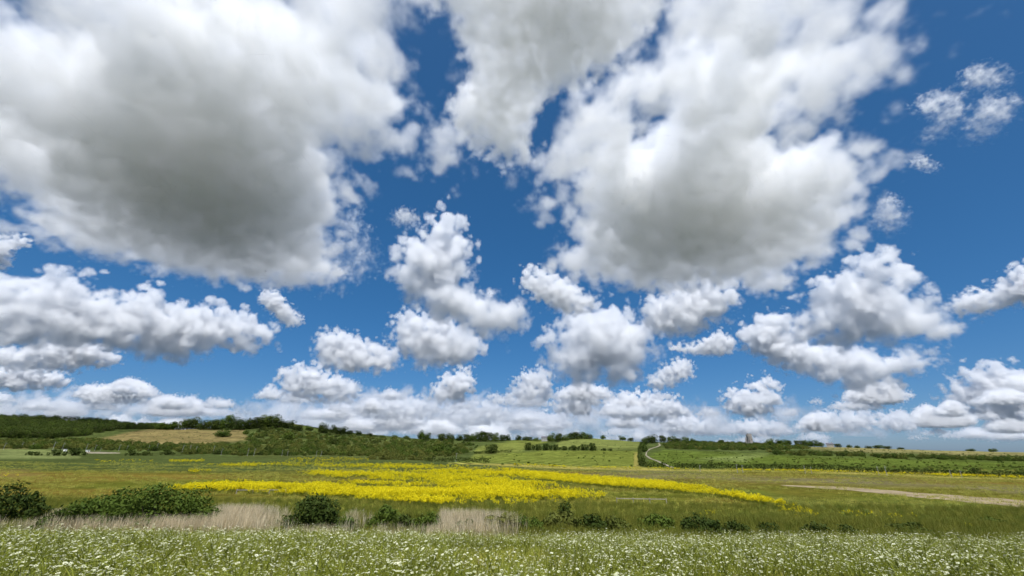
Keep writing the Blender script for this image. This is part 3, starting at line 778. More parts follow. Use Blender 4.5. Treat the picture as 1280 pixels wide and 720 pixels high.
def on_marsh(uv, z=0.0):
    uv = np.asarray(uv, float)
    r = np.stack([(uv[:, 0] - 640) / FOCAL, (360 - uv[:, 1]) / FOCAL, -np.ones(len(uv))], 1) @ CR.T
    p = EYE + r * ((z - EYE[2]) / r[:, 2])[:, None]
    p[:, 2] = terrain_z(p[:, 0], p[:, 1])
    return p
def drop(x, y):
    return np.stack([x, y, terrain_z(x, y)], 1)

R_ = np.random.default_rng(5)
rr = random.Random(5)

# ------------------------------------------------------------------ meadow plants in the foreground
def parsley(seed):
    r = random.Random(seed); s = Shape()
    H = r.uniform(.48, .72)
    top = Vector((r.uniform(-.08, .08), r.uniform(-.08, .08), H))
    s.tube([(0, 0, 0), (top.x * .4, top.y * .4, H * .5), top], [.006, .005, .003], 3, 0)
    for k in range(r.randint(6, 11)):
        a = r.uniform(0, 6.283); f = r.uniform(.35, .9)
        st = Vector((0, 0, 0)).lerp(top, f); hd = st + Vector((math.cos(a) * r.uniform(.05, .22), math.sin(a) * r.uniform(.05, .22), (H * 1.06 - st.z) * r.uniform(.6, 1.05)))
        s.tube([st, st.lerp(hd, .5) + Vector((0, 0, .01)), hd - Vector((0, 0, .02))], [.003, .0025, .002], 3, 0)
        rad = r.uniform(.0055, .0125); tl = Vector((r.uniform(-.35, .35), r.uniform(-.35, .35), 1)).normalized()
        ax = tl.orthogonal().normalized(); ay = tl.cross(ax); m = r.randint(6, 9)
        for j in range(m):
            q = 0 if j == 0 else 1
            c = hd + (ax * math.cos(j * 6.283 / (m - 1)) + ay * math.sin(j * 6.283 / (m - 1))) * rad * q * r.uniform(.75, 1.05) - tl * (.25 * rad * q)
            rd = rad * r.uniform(.34, .52)
            s.add([c + (ax * math.cos(t * 1.0472) + ay * math.sin(t * 1.0472)) * rd * r.uniform(.8, 1.15) for t in range(6)], [(0, 1, 2, 3, 4, 5)], 1)
    for k in range(5):
        a = r.uniform(0, 6.283)
        s.blade((0, 0, .03), (math.cos(a), math.sin(a)), r.uniform(.15, .34), .05, r.uniform(.1, .25), 0, 2)
    return s.build('cow_parsley', [M['stalk'], M['umbel']], link=False)
def tuft(name, n, h0, h1, w, spread, mat, bend=.5, heads=None, seed=0):
    r = random.Random(seed); s = Shape()
    for k in range(n):
        a, b = r.uniform(0, 6.283), r.uniform(0, 6.283)
        q = spread * math.sqrt(r.random()); h = r.uniform(h0, h1)
        s.blade((math.cos(b) * q, math.sin(b) * q, -.03), (math.cos(a), math.sin(a)), h, w * r.uniform(.7, 1.3), h * bend * r.uniform(.2, 1.1), 0)
        if heads and r.random() < heads[1]:
            s.blade((math.cos(b) * q, math.sin(b) * q, h * .8), (math.cos(a), math.sin(a)), h * .32, w * 3.0, h * bend * .5, 1, 2)
    return s.build(name, [M[mat], M[heads[0]]] if heads else M[mat], link=False)

def strip_points(n, y0, y1, rnd, wide=1.42, extra=4, power=1.0):
    y = y0 + (y1 - y0) * rnd.random(n * 2) ** power
    x = (rnd.random(n * 2) * 2 - 1) * (wide * y1 + extra)
    k = np.abs(x) < wide * y + extra
    return x[k][:n], y[k][:n]
parsleys = [parsley(i) for i in range(7)]
x, y = strip_points(25000, 3.6, 19, R_, power=.9)
k = fbm2(x, y, 3.0) + .45 * fbm2(x, y, .9) > .62
scatter('cow_parsley', 'white flowering cow parsley filling the foreground bank', drop(x[k], y[k]), parsleys, .8, 1.25, R_, .12)
mg = [tuft('meadow_grass', 24, .25, .60, .009, .16, 'grass', .55, ('reed', .05) if i == 0 else None, i) for i in range(5)]
x, y = strip_points(17000, 3.6, 22, R_)
scatter('meadow_grass', 'green and straw coloured grass among the cow parsley', drop(x, y), mg, .7, 1.15, R_)
lg = [tuft('bank_grass', 26, .35, .8, .022, .4, 'grass', .5, None, 20 + i) for i in range(3)]
x, y = strip_points(7000, 19, 39, R_)
scatter('bank_grass', 'long grass on the lower slope of the bank', drop(x, y), lg, .7, 1.2, R_)

# ------------------------------------------------------------------ dry reeds and green growth along the ditch
reeds = [tuft('reed_clump', 22, 1.2, 2.1, .06, .55, 'reed', .35, None, 40 + i) for i in range(4)]
rush = [tuft('rush_clump', 40, .7, 1.5, .035, .5, 'rush', .35, None, 50 + i) for i in range(4)]
ftuft = [tuft('field_grass', 22, .22, .55, .035, .5, 'grass', .6, None, 60 + i) for i in range(4)]
def px_x(u, y): return y * (ray(u, 640)[0] / ray(u, 640)[1])
def reed_amount(x, y):
    u = 640 + FOCAL * .99 * x / y
    return np.interp(u, [0, 55, 85, 100, 150, 200, 350, 372, 395, 430, 455, 470, 490, 540, 556, 610, 640, 660, 1280], [.15, .25, .5, .2, .75, 1, 1, .7, .2, .8, .7, .2, .1, .3, .75, .7, .2, .0, .0])
def fit_under(x, y, us, vs, full):
    """Growth along the ditch is only as tall as it is in the photograph; returns positions and heights as a share of full."""
    u = project(np.stack([x, y, np.full_like(x, .8)], 1))[0]
    v = np.interp(u, us, vs) + R_.normal(size=len(x)) * 1.5
    r = np.stack([(u - 640) / FOCAL, (360 - v) / FOCAL, -np.ones(len(u))], 1) @ CR.T
    return (EYE[2] + r[:, 2] / r[:, 1] * y - terrain_z(x, y)) / full
def scatter_sized(name, label, x, y, share, lo, hi, protos, tilt):
    share = np.minimum(share, hi * (.8 + .2 * R_.random(len(x)))); k = share > lo
    o = scatter(name, label, drop(x[k], y[k]), protos, 1, 1, R_, tilt)
    o.data.attributes['size'].data.foreach_set('value', share[k].astype(np.float32))
    return o
x, y = strip_points(9500, 38.3, 49, R_)
ra = reed_amount(x, y)
k = R_.random(len(x)) < ra * .9
sh = fit_under(x, y, [0, 55, 70, 100, 104, 262, 268, 300, 360, 366, 428, 434, 460, 470, 545, 552, 640, 650, 1280], [648, 646, 634, 634, 641, 641, 629, 628, 630, 654, 654, 636, 636, 652, 652, 634, 637, 642, 650], 2.0)
scatter_sized('dry_reeds', 'straw pale reeds standing in the ditch behind the flowers', x[k], y[k], sh[k], .18, 1.05, reeds, .06)
k2 = (~k) & (R_.random(len(x)) < .8)
sh = fit_under(x, y, [0, 60, 262, 270, 360, 430, 470, 640, 760, 1000, 1280], [630, 636, 642, 634, 634, 640, 636, 638, 637, 642, 648], 1.4)
scatter_sized('green_rushes', 'green rushes and sedge along the ditch', x[k2], y[k2], sh[k2], .2, 1.0, rush, .08)
x, y = strip_points(6000, 46, 62, R_)
scatter('ditch_edge_grass', 'lush grass on the far edge of the ditch', drop(x, y), rush, .35, .65, R_, .1)
x, y = strip_points(26000, 54, 190, R_, power=1.3)
k = fbm2(x, y * 2, 12.0) > .42
scatter('field_grass', 'rough tussocky grass across the marsh field', drop(x[k], y[k]), ftuft, .6, 1.1, R_, .1)

# ------------------------------------------------------------------ yellow rape
def rape(seed):
    r = np.random.default_rng(seed); s = Shape()
    for k in range(5):
        a = r.random() * 6.283; q = .35 * math.sqrt(r.random()); h = r.uniform(.7, 1.15); bx, by = q * math.cos(a), q * math.sin(a)
        s.tube([(bx, by, 0), (bx * 1.15, by * 1.15, h)], [.012, .006], 3, 0)
        for j in range(14):
            c = np.array([bx * 1.15, by * 1.15, h - .24 * r.random() ** 1.3]) + r.normal(size=3) * np.array([.07, .07, .02])
            n = r.normal(size=3) + np.array([-.4, -.3, 1.3]); n /= np.linalg.norm(n)
            V, F = leaf_quads(c[None], n[None], np.array([.07 + .05 * r.random()]), r, .9)
            s.add(V, F.tolist(), 1)
        s.blade((bx, by, .15), (math.cos(a), math.sin(a)), .3, .09, .2, 0, 2)
    return s.build('rape_plant', [M['stalk'], M['rape']], link=False)
rapes = [rape(i) for i in range(5)]
RAPE = [([(205, 609), (250, 603), (310, 600), (400, 600), (540, 602), (640, 605), (690, 612), (720, 618), (690, 624), (620, 628), (520, 625), (430, 619), (330, 613), (250, 612)], 15000),
        ([(700, 612), (760, 617), (750, 624), (690, 624)], 900),
        ([(372, 589), (400, 585.5), (450, 587), (520, 590), (600, 593), (640, 598), (700, 604), (640, 606), (560, 601), (430, 595.5), (385, 593)], 6500),
        ([(330, 577), (370, 575), (470, 577.5), (570, 580), (640, 585), (730, 591), (690, 598), (620, 596), (540, 591), (470, 587), (420, 583.5), (350, 581)], 9000),
        ([(620, 583), (690, 590), (760, 595), (820, 600), (880, 607), (950, 620), (1000, 630), (950, 624.5), (900, 616), (830, 610), (760, 605), (700, 600), (640, 591)], 6500),
        ([(118, 574.2), (192, 574.6), (192, 577.2), (120, 576.4)], 700), ([(210, 574), (256, 573.6), (256, 576), (212, 577)], 600),
        ([(258, 579), (322, 578), (322, 581.5), (262, 582)], 700), ([(300, 577.5), (345, 577), (345, 580), (305, 581)], 400), ([(360, 571.5), (440, 571.2), (462, 572.5), (460, 576), (400, 575.5), (362, 574.5)], 1300),
        ([(234, 587), (264, 586.5), (262, 588.6), (236, 588.8)], 250), ([(0, 590), (30, 589), (50, 592), (20, 597), (0, 597)], 40),
        ([(955, 622), (1010, 627), (1025, 638), (1000, 645), (975, 636)], 420), ([(1030, 630), (1150, 634), (1145, 641), (1060, 640)], 420), ([(1095, 642), (1130, 645), (1125, 655), (1100, 653)], 160), ([(1200, 648), (1220, 650), (1215, 658), (1200, 656)], 60),
        ([(860, 631), (900, 632), (890, 638), (865, 637)], 70), ([(560, 600), (700, 606), (760, 616), (500, 605)], 900)]
pts = []
for i_, (poly, n) in enumerate(RAPE):
    q = in_poly(poly, int(n * 1.7), R_)
    p = on_marsh(q, .75)
    edge = np.clip(poly_sdf(np.array(poly, float), q[:, 0], q[:, 1]) / 7.0, 0, 1)
    keep = R_.random(len(p)) < np.clip((.6 * fbm2(p[:, 0] * .5, p[:, 1] * 2.4, 11.0, 4) + .4 * fbm2(p[:, 0], p[:, 1], 5.0, 2) - (.40 if i_ == 4 else .445)) * 7, .35 if i_ == 4 else .04, 1) * (.12 + .88 * (edge if i_ != 4 else np.sqrt(edge)))
    if i_ == 4: keep &= R_.random(len(p)) < np.interp(q[:, 0], [620, 840, 900, 1000], [1, .9, .55, .12])
    pts.append(p[keep])
low, pts = pts[12:17], pts[:12] + pts[17:]
low = np.concatenate(low); low = low[R_.random(len(low)) < .3]
scatter('yellow_flowers', 'scattered yellow flowers in the grass below the earth track', low, rapes, .3, .55, R_, .1)
scatter('yellow_rape', 'drifts of bright yellow flowering rape across the marsh field', np.concatenate(pts), rapes, .65, 1.05, R_, .1)
q = np.stack([640 + 700 * R_.random(1300), np.zeros(1300)], 1)
q[:, 1] = np.interp(q[:, 0], [560, 640, 720, 840, 1000, 1150, 1290], [579.5, 581.5, 585, 587.6, 589.8, 594.6, 599]) + R_.normal(size=1300) * .5
p = on_marsh(q); p = p[R_.random(len(p)) < np.clip((fbm2(p[:, 0], p[:, 1], 10.0) - .38) * 5, 0, 1)]
scatter('verge_flowers', 'thin yellow line of flowers along the foot of the hill', p, rapes, .6, .9, R_, .1)

# ------------------------------------------------------------------ trees, bushes and hedges
def tree_mesh(seed, h, w, n, leaf, flat=.0):
    r = np.random.default_rng(seed)
    blobs = [(0, 0, h * .52, w * .38, w * .38, h * .40)]
    for k in range(6):
        a = k * 1.05 + r.random(); blobs.append((w * .3 * math.cos(a), w * .3 * math.sin(a), h * .26, w * .2, w * .2, h * .24))
    for k in range(9):
        a = r.random() * 6.283; q = w * .5 * (.35 + .45 * r.random()); z = h * (.2 + .62 * r.random()); s = w * (.14 + .13 * r.random())
        blobs.append((q * math.cos(a), q * math.sin(a), z, s, s, s * (.8 + .3 * r.random())))
    V, F = crown_leaves(blobs, n, leaf, r)
    t = Shape()
    t.tube([(0, 0, -.5), (.02 * h, 0, h * .2), (0, .02 * h, h * .5), (.02 * h, 0, h * .72)], [w * .05, w * .038, w * .026, w * .01], 6)
    for k in range(4):
        b = blobs[7 + k]
        t.tube([(0, 0, h * (.25 + .06 * k)), (b[0] * .5, b[1] * .5, (h * .3 + b[2]) * .5), (b[0] * .9, b[1] * .9, b[2])], [w * .022, w * .015, w * .006], 5)
    return V, F, t
def bush_mesh(seed, w, d, h, n, leaf, lumps=10):
    r = np.random.default_rng(seed); blobs = [(0, 0, h * .38, w * .34, d * .36, h * .40)]
    for k in range(lumps):
        f = r.uniform(-1, 1); a = r.random() * 6.283
        x = f * w * .38; ht = h * (1 - .45 * abs(f) ** 2) * r.uniform(.4, .82); s = h * r.uniform(.11, .26)
        blobs.append((x, math.sin(a) * d * .3, ht, s * r.uniform(1., 1.5), s, s * r.uniform(.7, 1.)))
        blobs.append((x * 1.15, math.cos(a) * d * .34, h * .2, s * 1.2, s, h * .24))
    V, F = crown_leaves(blobs, n, leaf, r, .45)
    for ax_, want in ((0, w), (2, h)):
        lo_, hi_ = np.percentile(V[:, ax_], (1.5, 98.5)); V[:, ax_] *= want / (hi_ - lo_ if ax_ == 0 else hi_)
    k = V[F][:, :, 2].min(1) > -.1
    t = Shape()
    for k_ in range(7):
        b = blobs[1 + k_ * 2 % (len(blobs) - 1)]
        t.tube([(b[0] * .35, b[1] * .4, -.3), (b[0] * .7, b[1] * .7, b[2] * .5), (b[0], b[1], b[2])], [h * .022, h * .016, h * .006], 5)
    return V, F[k], t

def plant_proto(V, F, t, leaf_mat, name):
    """crown + trunk joined, for masses"""
    n = len(V); s = Shape(); s.V = [tuple(v) for v in V]; s.F = [tuple(f) for f in F.tolist()]; s.I = [0] * len(s.F)
    s.F += [tuple(k + n for k in f) for f in t.F]; s.V += t.V; s.I += [1] * len(t.F)
    return s.build(name, [M[leaf_mat], M['bark']], link=False)

mass_trees = [plant_proto(*tree_mesh(100 + i, 10, 9, 420, 1.05), m, 'woodland_tree') for i, m in enumerate(('leaf_dark', 'leaf_dark', 'leaf_mid', 'leaf_dark'))]
mass_bushes = [plant_proto(*bush_mesh(120 + i, 4.2, 4.0, 2.6, 260, .55), m, 'scrub_bush') for i, m in enumerate(('leaf_dark', 'leaf_mid', 'leaf_scrub', 'leaf_scrub', 'leaf_mid'))]
def mass(name, label, polys, protos, s0, s1):
    P = np.concatenate([hit(in_poly(p, n, R_)) for p, n in polys])
    return scatter(name, label, P, protos, s0, s1, R_, .05)
mass('woodland', 'dark mass of woodland covering the hill at the left edge',
     [([(-150, 524), (0, 523), (60, 524), (100, 527), (125, 526), (146, 528), (150, 537), (100, 546), (60, 549), (0, 548), (-150, 546)], 1500), ([(148, 531), (215, 534.5), (215, 537), (150, 537)], 130)], mass_trees, .8, 1.25)
mass('hill_scrub', 'olive scrub and bushes covering the slope below the wooded rise',
     [([(300, 570), (308, 548), (330, 534), (400, 543), (480, 548), (560, 552), (600, 557), (585, 566), (560, 572), (430, 570)], 1250),
      ([(205, 560), (215, 558), (300, 556), (310, 569), (230, 568)], 300), ([(-80, 554), (110, 550), (140, 553), (215, 557), (215, 565), (100, 562), (-80, 560)], 520)], mass_bushes + mass_bushes[2:4], .6, 1.8)
mass('plateau_scrub', 'dark scrub belt on the slope between the winding path and the tower',
     [([(826, 557), (840, 552), (870, 552), (930, 554), (1000, 557.5), (1014, 561), (960, 563), (880, 562.5), (835, 561)], 800), ([(1090, 570), (1290, 574), (1290, 577), (1100, 573)], 160), ([(960, 565), (1080, 567), (1080, 571), (960, 569)], 90)], mass_bushes, .6, 1.25)

mass('hillside_tussocks', 'tussocks and low bushes dotting the hillside fields',
     [([(560, 580), (600, 570), (690, 551), (800, 552), (800, 584), (720, 584)], 120), ([(806, 585), (830, 563), (900, 566), (1290, 578), (1290, 594), (1000, 585)], 420), ([(1000, 559), (1130, 561), (1290, 568), (1290, 576), (1100, 568)], 200), ([(110, 551), (160, 541), (192, 536), (305, 539), (312, 550), (200, 556)], 160)], mass_bushes[1:], .10, .38)

ORD = 'first second third fourth fifth sixth seventh eighth ninth tenth eleventh twelfth thirteenth fourteenth fifteenth sixteenth seventeenth eighteenth nineteenth twentieth'.split()
TREES = []
for i, m in enumerate(('leaf_dark', 'leaf_dark', 'leaf_mid', 'leaf_dark', 'leaf_mid')):
    V, F, t = tree_mesh(200 + i, 10, 9.5, 1100, .95)
    TREES.append((np_mesh('crown', V, F, M[m]), t.build('trunk', M['bark'], link=False).data))
def px_metre(p):
    q = (np.asarray(p) - EYE) @ CR
    return -q[2] / FOCAL
def tree(u, v, wpx, hpx, label, group, name='tree', cat='tree', kind=None):
    p = hit([(u, v)])[0]; s = px_metre(p)
    o = bpy.data.objects.new(name, None); col.objects.link(o); o.location = p; o.empty_display_size = .5
    crown, trunk = TREES[rr.randrange(len(TREES)) if kind is None else kind]
    for nm, d in (('crown', crown), ('trunk', trunk)):
        c = bpy.data.objects.new(nm, d); col.objects.link(c); c.parent = o
    # a crown never stands taller than twice its spread
    o.scale = (wpx * s / 8.2, wpx * s / 8.2, hpx * s / 9.2)
    o.rotation_euler.z = rr.uniform(0, 6.28)
    return tag(o, label, cat, group)
def row(items, where, group, what='round tree'):
    for i, (u, v, w, h) in enumerate(items):
        tree(u, v, w, h, '%s, %s from the left %s' % (what, ORD[i], where), group)
row([(200, 537, 12, 8), (212, 537, 13, 9), (223, 537, 14, 10), (234, 536, 15, 13), (244, 536, 14, 13), (254, 537, 14, 11), (264, 537, 13, 12), (273, 537, 14, 13), (283, 537, 16, 17), (293, 537, 14, 15), (303, 537, 15, 13), (313, 536, 14, 12), (323, 535, 15, 13), (331, 534, 14, 14), (339, 533, 16, 14), (348, 534, 14, 10), (360, 535, 13, 9), (372, 538, 11, 7)],
    'on the wooded rise at the left', 'trees on the wooded rise')
row([(386, 538, 9, 6), (404, 541, 13, 11), (416, 541, 10, 9), (425, 543, 14, 9), (437, 543, 8, 5), (448, 543.5, 7, 5), (462, 545.5, 7, 4.5), (478, 547, 7, 3), (493, 547.5, 7, 3.5), (508, 548.5, 8, 3.5), (526, 549, 8, 11), (533, 549.5, 10, 8)],
    'along the skyline under the leaning cloud', 'skyline trees left of the middle')
row([(552, 551, 11, 9), (563, 551, 11, 8.5), (574, 551, 9, 7), (583, 552, 10, 9), (592, 552, 11, 11), (601, 552, 12, 12), (610, 552, 11, 12), (619, 552, 10, 10), (628, 551.5, 9, 8), (635, 551, 7, 7)],
    'in the skyline clump left of the white house', 'clump left of the white house')
row([(648, 550.5, 8, 6), (656, 550.5, 7, 4.5), (662, 551, 7, 5), (670, 551, 6, 4)], 'in the low row just left of the white house', 'low row by the white house')
row([(689, 552, 9, 10), (698, 552, 10, 9.5), (707, 551, 9, 8), (715, 549.5, 10, 8), (722, 549, 11, 8.5), (730, 549, 10, 8), (737, 549, 8, 6.5)], 'in the clump right of the white house', 'clump right of the white house')
row([(754, 548.5, 6, 5), (778, 550.5, 8, 5.5), (788, 551, 7, 4), (806, 552, 8, 5), (815, 554, 13, 10), (829, 551.5, 9, 8), (840, 550, 10, 7), (848, 550, 8, 5), (857, 551, 8, 6.5), (866, 551, 7, 5), (902, 553, 7, 4.5), (925, 553.5, 6, 3)],
    'on the skyline around the top of the winding path', 'skyline trees by the winding path')
row([(963, 556, 9, 8), (973, 556.5, 9, 6.5), (980, 556.5, 8, 7), (986, 557, 8, 7), (997, 557.5, 5, 7), (1004, 558, 9, 7), (1011, 558, 9, 7.5), (1018, 558, 9, 7.5), (1025, 558.5, 8, 6), (1047, 558.5, 7, 4.5), (1062, 559.5, 6, 3.5), (1072, 560, 6, 3), (1086, 560.5, 7, 3), (1099, 560.5, 10, 4), (1109, 561, 8, 3.5), (1126, 561.5, 7, 2.5), (1214, 564, 9, 3), (1242, 565, 7, 4)],
    'on the skyline right of the tower', 'skyline trees right of the tower')
for u, v, w, h, lab in ((278, 546.5, 16, 10, 'lone dark tree standing on the brown hill field below the rise'), (307, 543, 7, 6, 'small lone tree at the right end of the brown hill field'),
                        (614, 567, 14, 11, 'lone round tree in the middle of the pale green hillside field'), (805, 565, 10, 10, 'dark tree at the bend of the winding path'),
                        (538, 568, 14, 9, 'leftmost of four dark trees at the hill foot'), (548, 567.5, 14, 12, 'second from left of four dark trees at the hill foot'), (558, 567.5, 13, 11, 'third from left of four dark trees at the hill foot'), (566, 569, 12, 9, 'rightmost of four dark trees at the hill foot'),
                        (360, 550, 14, 9, 'dark tree on the scrub slope under the wooded rise'), (417, 555, 12, 8, 'dark round tree halfway down the scrub slope')):
    tree(u, v, w, h, lab, None)

BUSHES = []
for i, m in enumerate(('leaf_dark', 'leaf_mid', 'leaf_scrub')):
    V, F, t = bush_mesh(300 + i, 4, 3.6, 2.4, 520, .42)
    BUSHES.append((np_mesh('foliage', V, F, M[m]), t.build('stems', M['bark'], link=False).data))
def shrub(u, v, wpx, hpx, label, group=None, kind=0):
    p = hit([(u, v)])[0]; s = px_metre(p)
    o = bpy.data.objects.new('shrub', None); col.objects.link(o); o.location = p; o.empty_display_size = .5
    for nm, d in zip(('foliage', 'stems'), BUSHES[kind]):
        c = bpy.data.objects.new(nm, d); col.objects.link(c); c.parent = o
    o.scale = (wpx * s / 4, wpx * s / 4, hpx * s / 2.4); o.rotation_euler.z = rr.choice((0, 3.14)) + rr.uniform(-.2, .2)
    return tag(o, label, 'shrub', group)
for i, (u, v, w, h) in enumerate([(37, 569, 8, 4.5), (45, 569.5, 9, 4.5), (69, 569.5, 15, 7), (92, 569.5, 18, 9), (164, 569.5, 12, 6), (182, 569.5, 12, 5), (208, 568.5, 13, 6)]):
    shrub(u, v, w, h, 'dark shrub, %s from the left beside the railway line' % ORD[i], 'shrubs beside the railway', 0)
for i, (u, v, w, h) in enumerate([(466, 574, 11, 5), (478, 574.5, 13, 7), (490, 574.5, 12, 6), (502, 575, 12, 7), (514, 575, 12, 6), (526, 575.5, 11, 7), (537, 575.5, 10, 5)]):
    shrub(u, v, w, h, 'pale green shrub, %s from the left at the hill foot' % ORD[i], 'pale shrubs at the hill foot', 2)
for i, (u, v, w, h) in enumerate([(661, 563, 13, 9), (672, 563, 11, 7), (683, 563, 12, 8), (694, 563, 11, 7), (705, 563, 11, 5), (717, 563, 11, 6), (729, 563, 13, 7), (740, 563.5, 13, 9), (755, 563.5, 7, 3), (763, 563.5, 6, 2.5)]):
    shrub(u, v, w, h, 'dark shrub, %s from the left along the hillside field edge' % ORD[i], 'shrubs along the hillside field edge', 0)
shrub(1220, 590, 9, 5, 'lone dark shrub in front of the long hedge at the right', None, 0)
shrub(806, 556, 10, 5, 'dark low shrub beside the upper end of the path', None, 0)

def hedge(uvs, h, w, label, mat='leaf_dark', leaf=.5, per=16, group='field hedges'):
    P = hit(uvs); s = np.concatenate([[0], np.cumsum(np.linalg.norm(np.diff(P[:, :2], axis=0), axis=1))])
    L = s[-1]; n = int(L * per); q = R_.random(n) * L
    c = np.stack([np.interp(q, s, P[:, k]) for k in (0, 1)], 1)
    hh = h * (.65 + .7 * fbm2(q, np.zeros(n), 5.0))
    C = np.stack([c[:, 0] + R_.normal(size=n) * w * .3, c[:, 1] + R_.normal(size=n) * w * .3, np.zeros(n)], 1)
    C[:, 2] = terrain_z(C[:, 0], C[:, 1]) + hh * R_.random(n) ** .7
    Nn = R_.normal(size=(n, 3)) + np.array([0, 0, .4]); Nn /= np.linalg.norm(Nn, axis=1)[:, None]
    o0 = C.mean(0)
    V, F = leaf_quads(C - o0, Nn, leaf * (.7 + .7 * R_.random(n)), R_, .75)
    root = bpy.data.objects.new('hedge', None); col.objects.link(root); root.location = o0
    f = bpy.data.objects.new('foliage', np_mesh('foliage', V, F, M[mat])); col.objects.link(f); f.parent = root
    t = Shape()
    for k in range(int(L / 2.5)):
        a = np.array([np.interp((k + .5) * 2.5, s, P[:, j]) for j in (0, 1)]); z = float(terrain_z(a[0], a[1]))
        b = Vector((a[0], a[1], z)) - Vector(o0)
        t.tube([b - Vector((0, 0, .3)), b + Vector((rr.uniform(-.3, .3), rr.uniform(-.3, .3), h * .7))], [.07, .03], 4)
    t.build('stems', M['bark'], root)['kind'] = 'stuff'
    return tag(root, label, 'hedge', group)
hedge([(843, 585), (900, 585.5), (1000, 587.5), (1080, 590)], 2.0, 2.2, 'long dark hedge at the hill foot from the path to the lone shrub', leaf=.42, per=60)
hedge([(1082, 590.2), (1150, 593), (1220, 595.5), (1330, 598.5)], 1.8, 2.0, 'dark hedge at the hill foot running out at the right edge', leaf=.4, per=60)
hedge([(801.5, 557), (800, 565), (801, 575), (803, 583)], 3.2, 2.2, 'upright dark hedge left of the winding path', leaf=.7, per=26)
hedge([(804, 583.6), (815, 584), (833, 584.6)], 2.6, 1.8, 'short dark hedge curving to the foot of the path', leaf=.6, per=30)
hedge([(592, 567.5), (604, 567), (640, 565.5)], 2.5, 2.0, 'thin hedge across the hillside below the lone round tree', leaf=.7, per=16)
hedge([(530, 577), (570, 577.4), (612, 578.4)], 2.4, 2.0, 'low dark hedge at the hill foot near the four dark trees', leaf=.6, per=26)

# bushes standing close, behind the flowery bank
def near_bush(u, vtop, w_px, y, label, mat='leaf_dark', seed=0, n=5200, cat='bush', h=None, depth=.8, leaf=.22, lumps=20):
    r = ray(u, vtop)
    while True:
        top = EYE + r * (y / r[1]); x0 = top[0]; z0 = float(terrain_z(x0, y)); hh = top[2] - z0
        if hh > .8 or y < 33: break
        y -= .5
    hh = max(hh, .7)
    s = px_metre((x0, y, z0 + hh / 2)); w = w_px * s
    V, F, st = bush_mesh(seed, w, min(w * depth, 3.5), hh * .93, n, leaf, lumps)
    root = bpy.data.objects.new('bush', None); col.objects.link(root); root.location = (x0, y, z0)
    root.rotation_euler.z = -math.atan2(x0, y)
    f = bpy.data.objects.new('foliage', np_mesh('foliage', V, F, M[mat])); col.objects.link(f); f.parent = root
    st.build('stems', M['bark'], root)['kind'] = 'stuff'
    return tag(root, label, cat)
near_bush(12, 606, 84, 42.0, 'dark tangled bush cut by the left edge behind the reeds', 'leaf_dark', 1, 6000)
near_bush(148, 613, 100, 42.0, 'left half of the broad green bush standing above the reeds', 'leaf_mid', 2, 6500)
near_bush(208, 606, 112, 42.0, 'taller right half of the broad green bush above the reeds', 'leaf_mid', 3, 7500)
near_bush(75, 637, 30, 40.0, 'small dark bush in front of the pale reeds at the left', 'leaf_dark', 4, 1800)
near_bush(398, 619, 62, 42.0, 'dark upright bush standing alone between two reed patches', 'leaf_dark', 5, 5500)
near_bush(437, 645, 30, 41.0, 'low green bush at the right foot of the dark upright bush', 'leaf_mid', 6, 1400)
near_bush(487, 632, 46, 42.5, 'green bush left of a darker one in the ditch', 'leaf_mid', 7, 3200)
near_bush(505, 643, 34, 41.0, 'very dark low bush beside the green ditch bush', 'leaf_dark', 8, 2200)
near_bush(533, 641, 40, 42.0, 'spreading green bush right of the very dark low bush', 'leaf_mid', 9, 2200)
near_bush(628, 644, 46, 42.0, 'low bramble bush at the right end of the last reeds', 'leaf_scrub', 10, 2400)
near_bush(707, 628, 18, 46.0, 'small upright bush poking above the ditch edge', 'leaf_dark', 11, 900)
near_bush(705, 639, 54, 43.0, 'bramble bush beneath the small upright bush', 'leaf_scrub', 12, 2600)
near_bush(738, 643, 40, 42.0, 'dark bramble right of the small upright bush', 'leaf_dark', 13, 1800)
near_bush(768, 646, 40, 42.0, 'low mixed bramble near the pale timber rail', 'leaf_scrub', 14, 1800)
near_bush(820, 643, 44, 43.0, 'green bramble in the middle of the right hand ditch', 'leaf_mid', 15, 2000)
near_bush(876, 645, 52, 41.5, 'very dark bramble in the right hand ditch', 'leaf_dark', 16, 2600)
near_bush(915, 651, 40, 41.0, 'low dark bramble touching the very dark one', 'leaf_dark', 17, 1600)
near_bush(962, 655, 36, 41.0, 'flat dark bramble left of two small dark ones', 'leaf_dark', 18, 1300)
near_bush(1018, 653, 32, 41.0, 'small dark bramble, left of a pair at the right', 'leaf_dark', 19, 1300)
near_bush(1058, 656, 30, 41.0, 'small dark bramble, right of a pair at the right', 'leaf_dark', 20, 1200)
near_bush(1240, 648, 34, 51.0, 'low green bush on the grass near the right edge', 'leaf_mid', 21, 1100)
near_bush(1130, 653, 44, 43.0, 'low green bush in the ditch below the earth track', 'leaf_scrub', 22, 1500)
near_bush(660, 646, 40, 42.0, 'low green bush between two brambles in the ditch', 'leaf_mid', 23, 1500)
near_bush(580, 650, 34, 41.0, 'low green bush among the thin last reeds', 'leaf_mid', 24, 1200)

# ------------------------------------------------------------------ castle ruin, houses, posts and small things
def empty_at(name, p, rz, label, cat, group=None):
    o = bpy.data.objects.new(name, None); col.objects.link(o); o.location = p; o.rotation_euler.z = rz; o.empty_display_size = .5
    return tag(o, label, cat, group)
def face(p): return -math.atan2(p[0], p[1])

